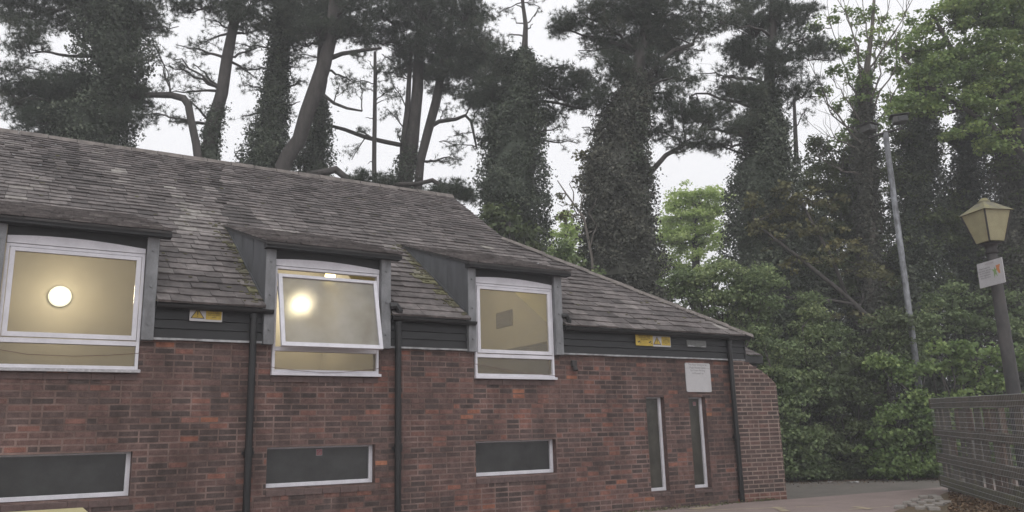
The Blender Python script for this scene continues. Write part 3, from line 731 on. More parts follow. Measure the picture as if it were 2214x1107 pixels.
def sticker(x, z, s, y, label):
    m3 = MB(); rrect(m3, x-s, x+s, z-s, z+s, y, .003, s*.2); o = tag(m3.build('no_smoking_sticker', M['stickerpale']), label, 'sticker', 'no smoking stickers on the ground floor windows')
    m4 = MB(); rrect(m4, x-s*.8, x+s*.8, z-s*.75, z+s*.8, y-.001, .0005, s*.1); m4.build('red_field', M['signred'], o)
    m4 = MB(); n = 20
    for k in range(n):
        a0, a1 = 2*math.pi*k/n, 2*math.pi*(k+1)/n
        m4.face([(x+s*.6*math.cos(a0), y-.002, z+s*.6*math.sin(a0)), (x+s*.6*math.cos(a1), y-.002, z+s*.6*math.sin(a1)), (x+s*.42*math.cos(a1), y-.002, z+s*.42*math.sin(a1)), (x+s*.42*math.cos(a0), y-.002, z+s*.42*math.sin(a0))])
    m4.obox((x, y-.0025, z), (.7, 0, -.7), (.7, 0, .7), (0, 1, 0), s*.5, s*.07, .0003)
    m4.build('prohibition_ring', M['stickerpale'], o)
c = onY(690, 977, WY+.12); sticker(c[0], c[2]-.005, .043, WY+.117, 'small red sticker on the middle low window')
c = onY(1501, 873, WY+.12); sticker(c[0], c[2], .035, WY+.117, 'small red sticker at the top of the far narrow window')
c = onY(1238, 790, WY)
m3 = MB(); m3.box((c[0]-.04, WY-.06, c[2]-.03), (c[0]+.05, WY-.004, c[2]+.075)); m3.tube([(c[0]+.005, WY-.075, c[2]-.09), (c[0]+.005, WY-.055, c[2]-.02)], [.045, .03], 10)
tag(m3.build('wall_light', M['castiron'], bevel=.008), 'small dark light fitting on the brick beside the third dormer window', 'light')
def cable(pxs, label, y=WY-.075):
    m3 = MB(); P = [onY(*p, y) for p in pxs]; pts = []
    for i in range(len(P)-1):
        for k in range(5): t = k/5; pts.append(P[i]*(1-t)+P[i+1]*t)
    pts.append(P[-1]); m3.tube(pts, .0035, 5); tag(m3.build('cable', M['cable']), label, 'cable', 'thin red cables sagging across the dormer windows')
cable([(-90, 738), (-20, 752), (0, 756), (60, 766), (160, 770), (230, 768), (297, 764), (330, 757)], 'thin reddish cable sagging across the leftmost dormer window')
cable([(560, 788), (590, 794), (640, 801), (700, 806), (740, 805), (818, 797), (900, 790)], 'thin reddish cable sagging across the middle dormer window')
cable([(985, 777), (1028, 787), (1080, 797), (1130, 806), (1197, 812), (1212, 812)], 'thin reddish cable sloping across the third dormer window')

# low roofed porch behind the corner
ph = thing('porch', 'low slate-roofed black porch set back behind the far building corner', 'porch', (12.4, 12.2, 0))
z1_ = onY(1625, 768, 11.7)[2]; px0 = 11.84; px1 = onY(1644, 768, 11.7)[0]
m3 = MB(); slates(m3, lambda u, v, h: (u, 11.66+v*.9, z1_+v*.42+h), 1.1, lambda v: (px0, px1), [], (.2, .18), (.3, .26), seed=44)
m3.build('roof', M['slate'], ph)
m3 = MB(); m3.box((px0, 11.70, z1_-.16), (px1+.06, 12.7, z1_-.012)); m3.build('fascia', M['black'], ph)
m3 = MB(); m3.box((px0, 11.80, 0), (px1-.02, 12.68, z1_-.165)); m3.build('wall', M['board'], ph)

# yellow grit bin close to the wall, only its lid in view
a = onD(192, 1100, 8.3); b = onD(-60, 1088, 8.9)
bn = thing('grit_bin', 'pale yellow plastic lid of a bin at the lower left edge', 'bin', (a[0]-.6, a[1]+.2, 0))
zl = a[2]
m3 = MB(); m3.prism([(a[0]-1.15, a[1]-.25, zl-.06), (a[0]-1.15, a[1]-.25, zl-.035), (a[0]-1.15, a[1]+.5, zl-.012), (a[0]-1.15, a[1]+.5, zl-.05)], (1.15, 0, 0)); m3.build('lid', M['binyellow'], bn, bevel=.015)
m3 = MB(); m3.prism([(a[0]-1.06, a[1]-.18, 0.01), (a[0]-1.12, a[1]-.22, zl-.072), (a[0]-1.12, a[1]+.46, zl-.055), (a[0]-1.06, a[1]+.42, 0.01)], (1.08, 0, 0)); m3.build('body', M['binyellow'], bn, bevel=.02)

# ------------------------------------------------------------------ right-hand fence with wire mesh
FA = onZ(2043, 1062); fd = np.array([.74, .73]); fd /= np.linalg.norm(fd); fn = np.array([-fd[1], fd[0]])   # fd points away along the fence
FL = 6.5
def fp(s, h, o=0):     # s metres from the far end toward the viewer, h above base
    return np.array([FA[0]-fd[0]*s-fn[0]*o, FA[1]-fd[1]*s-fn[1]*o, h-.025*s])
fe = thing('timber_fence', 'weathered grey timber fence covered in wire mesh at the right edge', 'fence', (FA[0], FA[1], 0))
U3 = np.array([-fd[0], -fd[1], -.025]); N3 = np.array([fn[0], fn[1], 0]); Z3 = np.array([0, 0, 1.])
def fbox(mb, s0, s1, h0, h1, o0, o1, mi=0):
    mb.obox(fp((s0+s1)/2, (h0+h1)/2, (o0+o1)/2), U3, Z3, N3, (s1-s0)/2, (h1-h0)/2, (o1-o0)/2, mi=mi)
HT = 1.74
for k, (h0, h1, mt) in enumerate([(1.55, HT, 'wood'), (1.03, 1.18, 'wood'), (.53, .70, 'wood'), (.08, .27, 'woodmoss')]):
    m3 = MB(); s = -.2
    while s < FL:
        L = random.uniform(1.2, 2.2); j = random.uniform(-.008, .008); fbox(m3, s, min(s+L-.01, FL), h0+j, h1+j, -.03, .03); s += L
    m3.build('rail', M[mt], fe, bevel=.008)
brd = [(-.12, .10), (.22, .42), (1.5, 1.78), (2.4, 2.7), (3.25, 3.45), (.55, .90), (1.25, 1.42), (1.95, 2.25), (2.9, 3.15), (3.55, 3.68), (4.3, 4.6), (5.4, 5.7)]
for r0, r1, sh in ((1.14, 1.48, 0), (.68, 1.03, .25), (.26, .56, .1)):
    for (s0, s1) in brd:
        m3 = MB(); q = sh*random.uniform(.5, 1.2); fbox(m3, s0+q, s1+q, r0-.06, r1+.06, .032, .055)
        m3.build('board', M['woodwarm'] if random.random() < .2 else M['wood'], fe)
for s in (0.05, 1.75, 3.5, 5.2):
    m3 = MB(); fbox(m3, s-.05, s+.05, -.05, HT-.02, .06, .15); m3.build('post', M['woodwarm'] if s == 3.5 else M['wood'], fe)
m3 = MB(); s = .3
while s < 4.6: L = random.uniform(.4, .9); fbox(m3, s, s+L-.03, random.uniform(.0, .05), random.uniform(.2, .42), .06, .09); s += L
m3.build('bottom_boards', M['woodmoss'], fe)
# mesh: horizontal and vertical wires in front, second layer behind
m3 = MB()
def wire(mb, a_, b_, r=.0022):
    mb.tube([a_, b_], r, 4, cap=False)
h = .04
while h < HT: 
    for k in range(6): wire(m3, fp(-.05+FL*k/6, h+random.uniform(-.006, .006), -.04), fp(-.05+FL*(k+1)/6, h+random.uniform(-.006, .006), -.04), .0038)
    h += .085
s = 0
while s < FL: wire(m3, fp(s, 0, -.043), fp(s, HT+.01, -.043), .0016); s += .07
m3.build('wire_mesh', M['wire'], fe)
m3 = MB()
for (h0, h1, a0, a1) in ((1.16, 1.47, 1.45, 2.6), (.7, 1.01, 1.5, 2.7)):
    s = a0
    while s < a1: wire(m3, fp(s, h0, .10), fp(s+random.uniform(-.01, .01), h1, .10), .0035); s += .065
m3.build('inner_mesh', M['wire'], fe)

# granite setts and litter by the fence
o = sheet('leaf_litter', M['litter'], [tuple(onZ(*p)[:2]) for p in [(1925, 1112), (1975, 1092), (2020, 1078), (2048, 1066), (2120, 1085), (2214, 1112), (2400, 1200), (1900, 1200)]], .016)
o['kind'] = 'stuff'; o['label'] = 'brown leaf litter at the foot of the wire mesh fence'; o['category'] = 'leaf litter'
sett_px = [(1946, 1101), (1962, 1092), (1980, 1086), (1997, 1079), (2017, 1077), (1975, 1097), (1993, 1092), (2012, 1088), (2030, 1085), (1990, 1103), (2010, 1099), (2030, 1095), (2045, 1091), (2027, 1080), (2020, 1105)]
order = sorted(range(len(sett_px)), key=lambda i: sett_px[i][1]); names = ['farthest', 'second', 'third', 'fourth', 'nearest']
slab = {}
for ri in range(5):
    rw = sorted(order[ri*3:ri*3+3], key=lambda i: sett_px[i][0])
    for ci, i in enumerate(rw): slab[i] = 'rough granite sett, %s of the %s row of three by the fence' % (('left', 'middle', 'right')[ci], names[ri])
for k, p in enumerate(sett_px):
    q = onZ(*p); m3 = MB(); an = random.uniform(-.25, .25)+.65
    m3.obox((q[0], q[1], .03), (math.cos(an), math.sin(an), 0), (-math.sin(an), math.cos(an), 0), (0, 0, 1), random.uniform(.085, .11), random.uniform(.06, .085), .03)
    tag(m3.build('granite_sett', M['sett'], bevel=.014), slab[k], 'paving stone', 'granite setts by the fence')
for k, (p, lab, s) in enumerate([((1843, 1045), 'crumpled white litter scrap on the ground in front of the hedge', .07), ((1792, 1044), 'small white litter scrap left of the larger one before the hedge', .035), ((1409, 1098), 'tiny pale blue litter scrap at the foot of the brick wall', .025), ((1546, 1080.5), 'tiny white litter scrap at the wall under the far narrow window', .02)]):
    q = onZ(*p); m3 = MB()
    for j in range(5): m3.obox((q[0]+random.uniform(-s, s), q[1]+random.uniform(-s, s)-.03, .02+s*.15), (math.cos(j), math.sin(j), .1), (-math.sin(j), math.cos(j), .2), (0, 0, 1), s*.6, s*.4, .004)
    tag(m3.build('litter_scrap', M['signwhite']), lab, 'litter')

# ------------------------------------------------------------------ floodlight pole
PD = 20.9
tp = onD(1912, 288, PD); bs = np.array([onD(1985, 800, PD)[0], onD(1985, 800, PD)[1], 0])
tp[0], tp[1] = (tp[0]+bs[0])/2, (tp[1]+bs[1])/2; bs[0], bs[1] = tp[0], tp[1]
fl = thing('floodlight_pole', 'tall thin grey pole with two floodlights rising from the shrubs', 'lamp post', tuple(bs))
m3 = MB(); m3.tube([bs, bs+(0, 0, 1.3), bs+(0, 0, 1.35), tp], [.10, .10, .08, .07], 12); m3.build('pole', M['polegrey'], fl, smooth=True)
rt_ = np.array([r_[0], r_[1], 0]); rt_ /= np.linalg.norm(rt_); fw = np.array([FH[0], FH[1], 0])
m3 = MB(); m3.tube([tp-rt_*.48-(0, 0, .13), tp+(0, 0, .02), tp+rt_*.46+(0, 0, .13)], .035, 8); m3.build('crossbar', M['castiron'], fl)
for s, pz, yaw in ((-1, -.02, .5), (1, .16, -.3)):
    c = tp+rt_*.42*s+np.array([0, 0, pz*1.27+.15]); u = rt_*math.cos(yaw)+fw*math.sin(yaw); v = np.cross((0, 0, 1), u)
    m3 = MB(); m3.obox(c, u, v, (0, 0, 1), .17, .15, .085); m3.obox(c+(0, 0, .12), u, v, (0, 0, 1), .235, .20, .010)
    h_ = m3.build('floodlight', M['lightbox'], fl, bevel=.01)
    m3 = MB(); m3.obox(c-v*.173-u*.06*s*-1, u, (0, 0, 1), v, .12, .065, .004); m3.build('lens', M['dark_glass'], h_)

# ------------------------------------------------------------------ lantern
LD = 13.2
lc = onD(2141, 524, LD); lx, ly = lc[0], lc[1]; zb = lc[2]
zt = zb + 1.0/ppm(LD)*62
lt = thing('street_lantern', 'old four-sided yellowed lantern on a black post behind the fence', 'street lamp', (lx, ly, 0))
m3 = MB(); m3.tube([(lx, ly, 0), (lx, ly, .5), (lx, ly, .52), (lx, ly, zb-.42), (lx, ly, zb-.40), (lx, ly, zb-.16)], [.13, .13, .11, .088, .078, .07], 16)
m3.tube([(lx, ly, zb-.2), (lx, ly, zb-.17), (lx, ly, zb-.12), (lx, ly, zb-.05), (lx, ly, zb-.02)], [.07, .10, .075, .10, .17], 16)
m3.build('post', M['castiron'], lt, smooth=True)
ang = math.atan2(FH[1], FH[0])+R_(45)+R_(13)
def sq(z, r, k): a_ = ang+k*math.pi/2; return (lx+r*math.cos(a_), ly+r*math.sin(a_), z)
rb, rtp, re_ = .205, .355, .405; 
for k in range(4):
    m3 = MB(); m3.face([sq(zb, rb, k), sq(zb, rb, k+1), sq(zt, rtp, k+1), sq(zt, rtp, k)]); m3.build('glass_panel', M['lampglass'], lt)
    m3 = MB(); m3.tube([sq(zb-.01, rb+.004, k), sq(zt, rtp+.004, k)], .014, 6); m3.build('glazing_bar', M['castiron'], lt)
m3 = MB()
for k in range(4):
    m3.face([sq(zt+.0, re_, k), sq(zt+.0, re_, k+1), sq(zt+.17, .13, k+1), sq(zt+.17, .13, k)])
m3.face([sq(zt+.17, .13, k) for k in range(4)]); m3.face([sq(zt, re_, k) for k in range(3, -1, -1)])
m3.tube([(lx, ly, zt+.165), (lx, ly, zt+.20), (lx, ly, zt+.22), (lx, ly, zt+.25)], [.10, .095, .07, .05], 14)
m3.build('cap', M['lampcap'], lt)
m3 = MB(); m3.box((lx-.1, ly-.1, zb-.04), (lx+.1, ly+.1, zb-.004)); m3.build('lantern_base', M['castiron'], lt)
# tilted notice on the post
sd_ = LD-.2; ztop = onD(2139, 564, sd_)[2]; zbot = onD(2146, 617, sd_)[2]
PA = onZ(2112, 572, ztop); PB = onZ(2166, 556, ztop); ux = PB-PA; hu = np.linalg.norm(ux)/2; ux = ux/np.linalg.norm(ux); vx = np.array([0, 0, 1.]); hv = (ztop-zbot)/2
pc = (PA+PB)/2-np.array([0, 0, hv]); nx = np.cross(ux, vx); nx /= np.linalg.norm(nx); fwd = np.array([FH[0], FH[1], 0])
if nx.dot(fwd) > 0: nx = -nx
m3 = MB(); m3.obox(pc, ux, vx, nx, hu, hv, .006); ns = tag(m3.build('notice', M['signwhite']), 'white notice with small coloured picture tilted on the lantern post', 'sign')
rotm = Matrix(((ux[0], vx[0], nx[0], 0), (ux[1], vx[1], nx[1], 0), (ux[2], vx[2], nx[2], 0), (0, 0, 0, 1)))
def on_sign(a_, b_, o=.008): return pc+ux*a_*hu+vx*b_*hv+nx*o
text('Please keep this\narea clean and tidy\nfor the children\nand neighbours\nwho play here', hv*.19, M['paleink'], tuple(on_sign(-.42, .12)), ns, rot=rotm)
text('WELCOME', hv*.2, M['stickerpale'], tuple(on_sign(0, .78)), ns, rot=rotm)
for m_, cc, pts in (('green', (.35, .0), [(-.25, .3), (-.05, .2), (0, .45), (.07, .2), (.2, .35), (.1, 0), (.16, -.4), (.02, -.15), (-.1, -.45), (-.1, .05)]),
                    ('orange', (.62, .15), [(-.15, .35), (.2, .38), (.1, .1), (.12, -.35), (0, -.3), (-.12, 0)])):
    m3 = MB(); m3.prism([on_sign(cc[0]+x, cc[1]+y, .007) for x, y in pts], tuple(nx*.001)); m3.build('picture', M[m_], ns)

# ------------------------------------------------------------------ vegetation helpers
def bulk(name, V, nper, tone, m, parent=None, smooth=False):
    """V: (n*nper,3) vertices, faces of nper vertices each"""
    n = len(V)//nper; me = bpy.data.meshes.new(name)
    me.vertices.add(n*nper); me.vertices.foreach_set('co', np.ascontiguousarray(V, dtype=np.float32).ravel())
    me.loops.add(n*nper); me.loops.foreach_set('vertex_index', np.arange(n*nper, dtype=np.int32))
    me.polygons.add(n); me.polygons.foreach_set('loop_start', np.arange(0, n*nper, nper, dtype=np.int32))
    at = me.attributes.new('tone', 'FLOAT', 'FACE'); at.data.foreach_set('value', np.asarray(tone, dtype=np.float32))
    me.materials.append(m); me.update(calc_edges=True); me.validate()
    o = bpy.data.objects.new(name, me); C.objects.link(o)
    if parent: put(o, parent)
    return o
def unit(a): return a/(np.linalg.norm(a, axis=-1, keepdims=True)+1e-9)
def leaves(P, size, nrm=None, tone=None, spread=.8):
    n = len(P); N_ = unit(rng.normal(size=(n, 3))*spread+(nrm if nrm is not None else np.array([0, 0, .7])))
    A_ = unit(np.cross(N_, rng.normal(size=(n, 3)))); B_ = np.cross(N_, A_); s = (size*rng.uniform(.6, 1.35, n))[:, None]
    fold = N_*s*rng.uniform(-.1, .25, n)[:, None]
    return np.stack([P-A_*s*.5, P+B_*s*.42+fold, P+A_*s*.55, P-B_*s*.42+fold], 1).reshape(-1, 3)
def inball(n, power=1/3.):
    v = unit(rng.normal(size=(n, 3))); return v*(rng.random(n)**power)[:, None]
RT = rt_; FW = fw; UP3 = np.array([0, 0, 1.])
def clump_pts(px, py, rx, ry, d, deep=1.0):
    k = ppm(d); c = onD(px, py, d); return c, rx/k, ry/k, (rx+ry)/2/k*deep
class Tree:
    def __init__(s, name, label, cat, d, basepx, group=None):
        s.d = d; b = onD(*basepx, d); s.root = thing(name, label, cat, (b[0], b[1], 0), group)
        s.wood = MB(); s.L = {}; s.N = {}; s.skel = []; s.base = np.array([b[0], b[1], 0])
    def trunk(s, pts, to_ground=True, sides=9, dd=0.0, wob=.06):
        P = []; Rr = []
        for p in pts:
            q = onD(p[0], p[1], s.d+dd+(p[3] if len(p) > 3 else 0)); P.append(q); Rr.append(p[2]/ppm(s.d))
        # subdivide
        P2 = []; R2 = []
        for i in range(len(P)-1):
            L = np.linalg.norm(P[i+1]-P[i]); n = max(1, int(L/.6))
            for k in range(n):
                t = k/n; j = rng.normal(size=3)*Rr[i]*.10 if (i or k) else 0
                P2.append(P[i]*(1-t)+P[i+1]*t+j); R2.append(Rr[i]*(1-t)+Rr[i+1]*t)
        P2.append(P[-1]); R2.append(Rr[-1])
        if to_ground:
            g = P2[0].copy(); dv = P2[0]-P2[1]; dv = dv/max(abs(dv[2]), .1); h = g[2]
            st = [np.array([g[0]+dv[0]*h*.35*t*(2-t), g[1]+dv[1]*h*.35*t*(2-t), h*(1-t)]) for t in (1, .66, .33)]
            P2 = st+P2; R2 = [R2[0]*1.35, R2[0]*1.15, R2[0]*1.05]+R2
        s.wood.tube(P2, R2, sides, wob=wob); s.skel += [(p, r) for p, r in zip(P2, R2)]
    def nearest(s, c):
        if not s.skel: return c-np.array([0, 0, 1.]), .05
        P = np.array([p for p, r in s.skel]); dz = (P[:, 2]-c[2]); w_ = np.linalg.norm(P-c, axis=1)+np.where(dz > 0, dz*1.2, 0)
        i = int(np.argmin(w_)); return P[i], s.skel[i][1]
    def twig(s, a, b, r0, r1, sag=.12, n=5, jit=.06):
        L = np.linalg.norm(b-a); P = []
        for k in range(n+1):
            t = k/n; p = a*(1-t)+b*t; p = p+np.array([0, 0, math.sin(math.pi*t)*L*sag*random.uniform(.3, 1)])
            if 0 < k < n: p = p+rng.normal(size=3)*L*jit
            P.append(p)
        s.wood.tube(P, list(np.linspace(r0, r1, n+1)), 5, cap=False); return P
    def addL(s, m, V, tone): s.L.setdefault(m, [[], []]); s.L[m][0].append(V); s.L[m][1].append(tone)
    def addN(s, m, V, tone): s.N.setdefault(m, [[], []]); s.N[m][0].append(V); s.N[m][1].append(tone)
    def pine(s, clumps, m='needle', dens=1.0, dd=0.0, branch=True, tuft=.17):
        for cl in clumps:
            px, py, rx, ry = cl[:4]; dn = (cl[4] if len(cl) > 4 else 1.0)*dens
            c, ax, ay, az = clump_pts(px, py, rx, ry, s.d+dd+random.uniform(-1, 1)*.8, 1.1)
            nsub = max(4, int(15*dn*max(ax*ay/.35, .6)))
            B = inball(nsub, .42); S = c+RT*(B[:, :1]*ax)+UP3*(B[:, 1:2]*ay)+FW*(B[:, 2:]*az)
            if branch:
                a, r = s.nearest(c); hub = c+rng.normal(size=3)*.2-np.array([0, 0, ay*.3]); P = s.twig(a, hub, max(.03, min(r*.4, .075)), .022, sag=.08, n=8, jit=.02)
                for q in S:
                    if random.random() < .8: s.twig(P[-1-(random.random() < .4)], q, .018, .006, n=3, jit=.05)
            base_t = random.uniform(.25, .6)
            for q in S:
                rr_ = random.uniform(.20, .40); nt_ = int(26*rr_/.3); T = q+inball(nt_, .45)*np.array([1.25, 1.25, .62])*rr_
                nn = 22; cen = np.repeat(T, nn, 0); rad = unit(np.repeat(T-q, nn, 0)+rng.normal(size=cen.shape)*.02)*.55
                dirs = unit(rng.normal(size=cen.shape)+rad+np.array([0, 0, .25])); L = rng.uniform(.55, 1.1, len(cen))[:, None]*tuft
                side = unit(np.cross(dirs, rng.normal(size=cen.shape)))*.0062
                V = np.stack([cen-side, cen+side, cen+dirs*L], 1).reshape(-1, 3)
                tn = np.clip(np.repeat(rng.normal(base_t, .16, nt_), nn)+random.gauss(0, .12), 0, 1); s.addN(m, V, tn)
    def sparse(s, clumps, m='needle', dens=1.0, dd=0.0, tuft=.14):
        """bare twiggy sprays with little tufts at the tips"""
        for cl in clumps:
            px, py, rx, ry = cl[:4]; dn = (cl[4] if len(cl) > 4 else 1.0)*dens
            c, ax, ay, az = clump_pts(px, py, rx, ry, s.d+dd+random.uniform(-.6, .6), 1.0)
            a, r = s.nearest(c); out = (c-a)/max(np.linalg.norm(c-a), .1); P = s.twig(a, c+out*ax*.6, max(.02, min(.05, r*.3)), .012, sag=.05, n=8, jit=.018)
            n = max(5, int(16*dn*ax*ay/.5)); B = inball(n, .5); S = c+RT*(B[:, :1]*ax)+UP3*(B[:, 1:2]*ay)+FW*(B[:, 2:]*az)
            for q in S:
                k = random.randint(2, 8); Q = s.twig(P[k], q, .009, .003, n=5, jit=.035, sag=-.05)
                nt_ = random.randint(2, 5); T = q+rng.normal(size=(nt_, 3))*.06; T = np.vstack([T, [Q[3], Q[2]]]); nt_ += 2
                nn = 20; cen = np.repeat(T, nn, 0); dirs = unit(rng.normal(size=cen.shape)+np.array([0, 0, .2])); L = rng.uniform(.5, 1.1, len(cen))[:, None]*tuft
                side = unit(np.cross(dirs, rng.normal(size=cen.shape)))*.0048
                s.addN(m, np.stack([cen-side, cen+side, cen+dirs*L], 1).reshape(-1, 3), np.clip(rng.normal(.5, .15, len(cen)), 0, 1))
    def ivy(s, prof, m='ivy', size=.072, dens=1.0, dd=0.0, ground=False, rough=.30, core=.62, floor=True):
        """ragged leafy sleeve round a trunk; prof = (px, py, half width px) from the bottom up"""
        P = np.array([onD(p[0], p[1], s.d+dd) for p in prof]); Rr = np.array([p[2]/ppm(s.d)*.92 for p in prof])
        if floor and P[0][2] > .2:
            P = np.vstack([[P[0][0], P[0][1], .0], P]); Rr = np.concatenate([[Rr[0]*1.05], Rr])
        seg = np.linalg.norm(np.diff(P, axis=0), axis=1); tot = seg.sum(); cum = np.concatenate([[0], np.cumsum(seg)])
        area = (2*math.pi*(Rr[:-1]+Rr[1:])/2*seg).sum(); n = int(area*400*dens*(.085/size)**2)
        t = rng.random(n)*tot; cx_ = np.stack([np.interp(t, cum, P[:, k]) for k in range(3)], 1); rr_ = np.interp(t, cum, Rr)
        th = rng.random(n)*2*math.pi; ph = rng.random(8)*6.28
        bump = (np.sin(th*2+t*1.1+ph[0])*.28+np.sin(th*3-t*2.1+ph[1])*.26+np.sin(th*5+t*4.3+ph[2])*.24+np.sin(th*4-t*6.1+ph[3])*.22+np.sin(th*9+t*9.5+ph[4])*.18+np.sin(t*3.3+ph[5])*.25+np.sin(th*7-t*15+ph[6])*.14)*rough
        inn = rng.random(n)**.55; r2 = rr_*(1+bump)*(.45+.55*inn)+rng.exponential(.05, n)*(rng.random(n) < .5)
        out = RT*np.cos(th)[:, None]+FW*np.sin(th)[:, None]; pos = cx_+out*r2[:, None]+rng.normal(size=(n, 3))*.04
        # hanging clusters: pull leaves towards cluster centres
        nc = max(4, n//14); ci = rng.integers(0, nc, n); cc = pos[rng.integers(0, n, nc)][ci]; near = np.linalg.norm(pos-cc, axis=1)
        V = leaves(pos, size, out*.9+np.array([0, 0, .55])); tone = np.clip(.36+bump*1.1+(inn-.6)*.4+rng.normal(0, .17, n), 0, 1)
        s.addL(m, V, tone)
        ns = int(area*2.6); tt = rng.random(ns)*tot; th2 = rng.random(ns)*2*math.pi; rs = np.interp(tt, cum, Rr)
        for i in range(ns):
            if rs[i] < .25: continue
            o_ = RT*math.cos(th2[i])+FW*math.sin(th2[i]); q = np.array([np.interp(tt[i], cum, P[:, k]) for k in range(3)])+o_*rs[i]*random.uniform(.85, 1.12)
            rb_ = random.uniform(.12, .34); nn = int(rb_**2*800*(.085/size)**2); b = inball(nn, .45)
            s.addL(m, leaves(q+b*np.array([1, 1, 1.2])*rb_, size, b*.7+o_*.5+np.array([0, 0, .5])), np.clip(rng.normal(.45, .16, nn)+random.gauss(0, .16), 0, 1))
        k = MB(); cr = [max(.04, q*core) for q in Rr]; PP = [];RR = []
        for i in range(len(P)-1):
            nn = max(1, int(seg[i]/.35))
            for j in range(nn): u = j/nn; PP.append(P[i]*(1-u)+P[i+1]*u+rng.normal(size=3)*cr[i]*.05); RR.append((cr[i]*(1-u)+cr[i+1]*u)*random.uniform(.8, 1.15))
        PP.append(P[-1]); RR.append(cr[-1]*.6); k.tube(PP, RR, 11, wob=.22)
        vs = np.array(k.v); fs = [f for f in k.f if len(f) == 4]; s.addL(m, vs[np.array(fs)].reshape(-1, 3), np.full(len(fs), .25))
    def leafy(s, clumps, m='mid_leaf', size=.10, dens=1.0, dd=0.0, core=.0, branch=True, subr=(.15, .40), twigs=True, brad=.03):
        for cl in clumps:
            px, py, rx, ry = cl[:4]; dn = (cl[4] if len(cl) > 4 else 1.0)*dens; off = cl[5] if len(cl) > 5 else 0
            c, ax, ay, az = clump_pts(px, py, rx, ry, s.d+dd+off, .9)
            az = min(az, 1.6)
            nsub = max(4, int(14*dn*max(ax*ay/.3, .5)))
            B = inball(nsub, .36); S = c+RT*(B[:, :1]*ax)+UP3*(B[:, 1:2]*ay)+FW*(B[:, 2:]*az)
            S = S[S[:, 2] > .1]
            if branch:
                a, r = s.nearest(c); P = s.twig(a, c-np.array([0, 0, ay*.25]), max(.02, min(r*.5, brad*2)), brad*.6, sag=.06)
                if twigs:
                    for q in S:
                        if random.random() < .5: s.twig(P[-1-random.randint(0, 2)], q, .012, .005, n=3, jit=.06, sag=.03)
            bt_ = random.uniform(.35, .6)
            for q in S:
                rr_ = random.uniform(*subr); n = int(rr_**2*900*(.10/size)**2); b = inball(n, .42); b[:, 2] = np.where(b[:, 2] < -.35, -b[:, 2]*.6, b[:, 2])
                pos = q+b*np.array([1.15, 1.15, random.uniform(.6, 1.0)])*rr_; pos[:, 2] = np.maximum(pos[:, 2], .03)
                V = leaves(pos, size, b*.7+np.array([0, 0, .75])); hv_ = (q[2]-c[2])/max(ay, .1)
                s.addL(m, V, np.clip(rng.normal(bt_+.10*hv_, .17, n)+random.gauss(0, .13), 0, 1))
            if core:
                k = MB(); n1, n2 = 9, 12; ph = [random.uniform(0, 6) for _ in range(3)]
                for i in range(n1+1):
                    for j in range(n2):
                        a1 = math.pi*i/n1; a2 = 2*math.pi*j/n2; rr_ = core*(1+.18*math.sin(3*a2+ph[0]+a1*2)+.15*math.sin(2*a2-ph[1]+a1*4))
                        p = c+RT*ax*rr_*math.sin(a1)*math.cos(a2)+FW*az*rr_*math.sin(a1)*math.sin(a2)+UP3*ay*rr_*math.cos(a1); p[2] = max(p[2], .01); k.v.append(tuple(p))
                fs = [(i*n2+j, i*n2+(j+1) % n2, (i+1)*n2+(j+1) % n2, (i+1)*n2+j) for i in range(n1) for j in range(n2)]
                vs = np.array(k.v); s.addL(m, vs[np.array(fs)].reshape(-1, 3), np.full(len(fs), .25))
    def done(s, barkm='bark', crown='crown', leafname='foliage'):
        if s.wood.f: s.wood.build('trunk', M[barkm], s.root, smooth=True)
        for m, (V, t) in s.L.items(): bulk('ivy' if m.startswith('ivy') else leafname, np.vstack(V), 4, np.concatenate(t), M[m], s.root)
        for m, (V, t) in s.N.items(): bulk(crown, np.vstack(V), 3, np.concatenate(t), M[m], s.root)

# ------------------------------------------------------------------ the pines behind the roof, left to right
PG = 'pine trees behind the brick building'
t = Tree('pine_tree', 'broad dark pine with a massive ivy-covered body at the far left behind the roof', 'tree', 22, (215, 330), PG)
t.trunk([(215, 330, 17), (225, 240, 16), (245, 130, 15), (255, 20, 13), (262, -90, 8)])
t.trunk([(430, 352, 9), (425, 310, 8.5), (415, 262, 8), (408, 228, 8), (396, 212, 8), (370, 205, 7), (330, 205, 6), (290, 208, 5), (240, 213, 4)], dd=.2)
t.ivy([(205, 320, 80), (195, 270, 88), (205, 235, 60), (245, 190, 60), (250, 150, 70), (245, 100, 85), (240, 50, 80), (240, -20, 60)], dens=.9, rough=.38, core=.6)
t.pine([(70, 30, 85, 45, .9), (170, 10, 110, 50, .9), (300, 40, 60, 50, .9), (60, 80, 60, 35, .8), (350, 30, 40, 40, .5), (20, 175, 45, 35, .6), (110, 205, 80, 42, 1.1), (50, 225, 55, 35, .9), (200, 225, 90, 40, 1), (285, 185, 55, 42, 1), (110, 265, 70, 35, .9), (15, 10, 40, 30, .8), (320, 235, 45, 28, .5), (150, 180, 70, 35, 1), (80, 200, 50, 30, 1), (240, 255, 70, 35, 1), (180, 290, 80, 30, 1), (130, 240, 60, 30, 1),
        (180, -60, 160, 60, .7), (30, -70, 90, 50, .6)])
t.sparse([(70, 150, 60, 35), (20, 200, 40, 30), (335, 100, 40, 50), (365, 60, 35, 30), (80, 265, 60, 30), (330, 250, 60, 30), (130, 150, 30, 30), (360, 160, 45, 40, .6)])
t.done()
t = Tree('pine_tree', 'slender bare-trunked pine leaning slightly right with ivy round its foot', 'tree', 23, (452, 350), PG)
t.trunk([(450, 350, 15), (462, 270, 14), (480, 200, 13), (493, 130, 12), (503, 70, 11), (514, 0, 11), (522, -90, 8)])
t.ivy([(452, 345, 24), (458, 290, 23), (466, 250, 19), (474, 225, 12)], dens=1.0, rough=.2, core=.8)
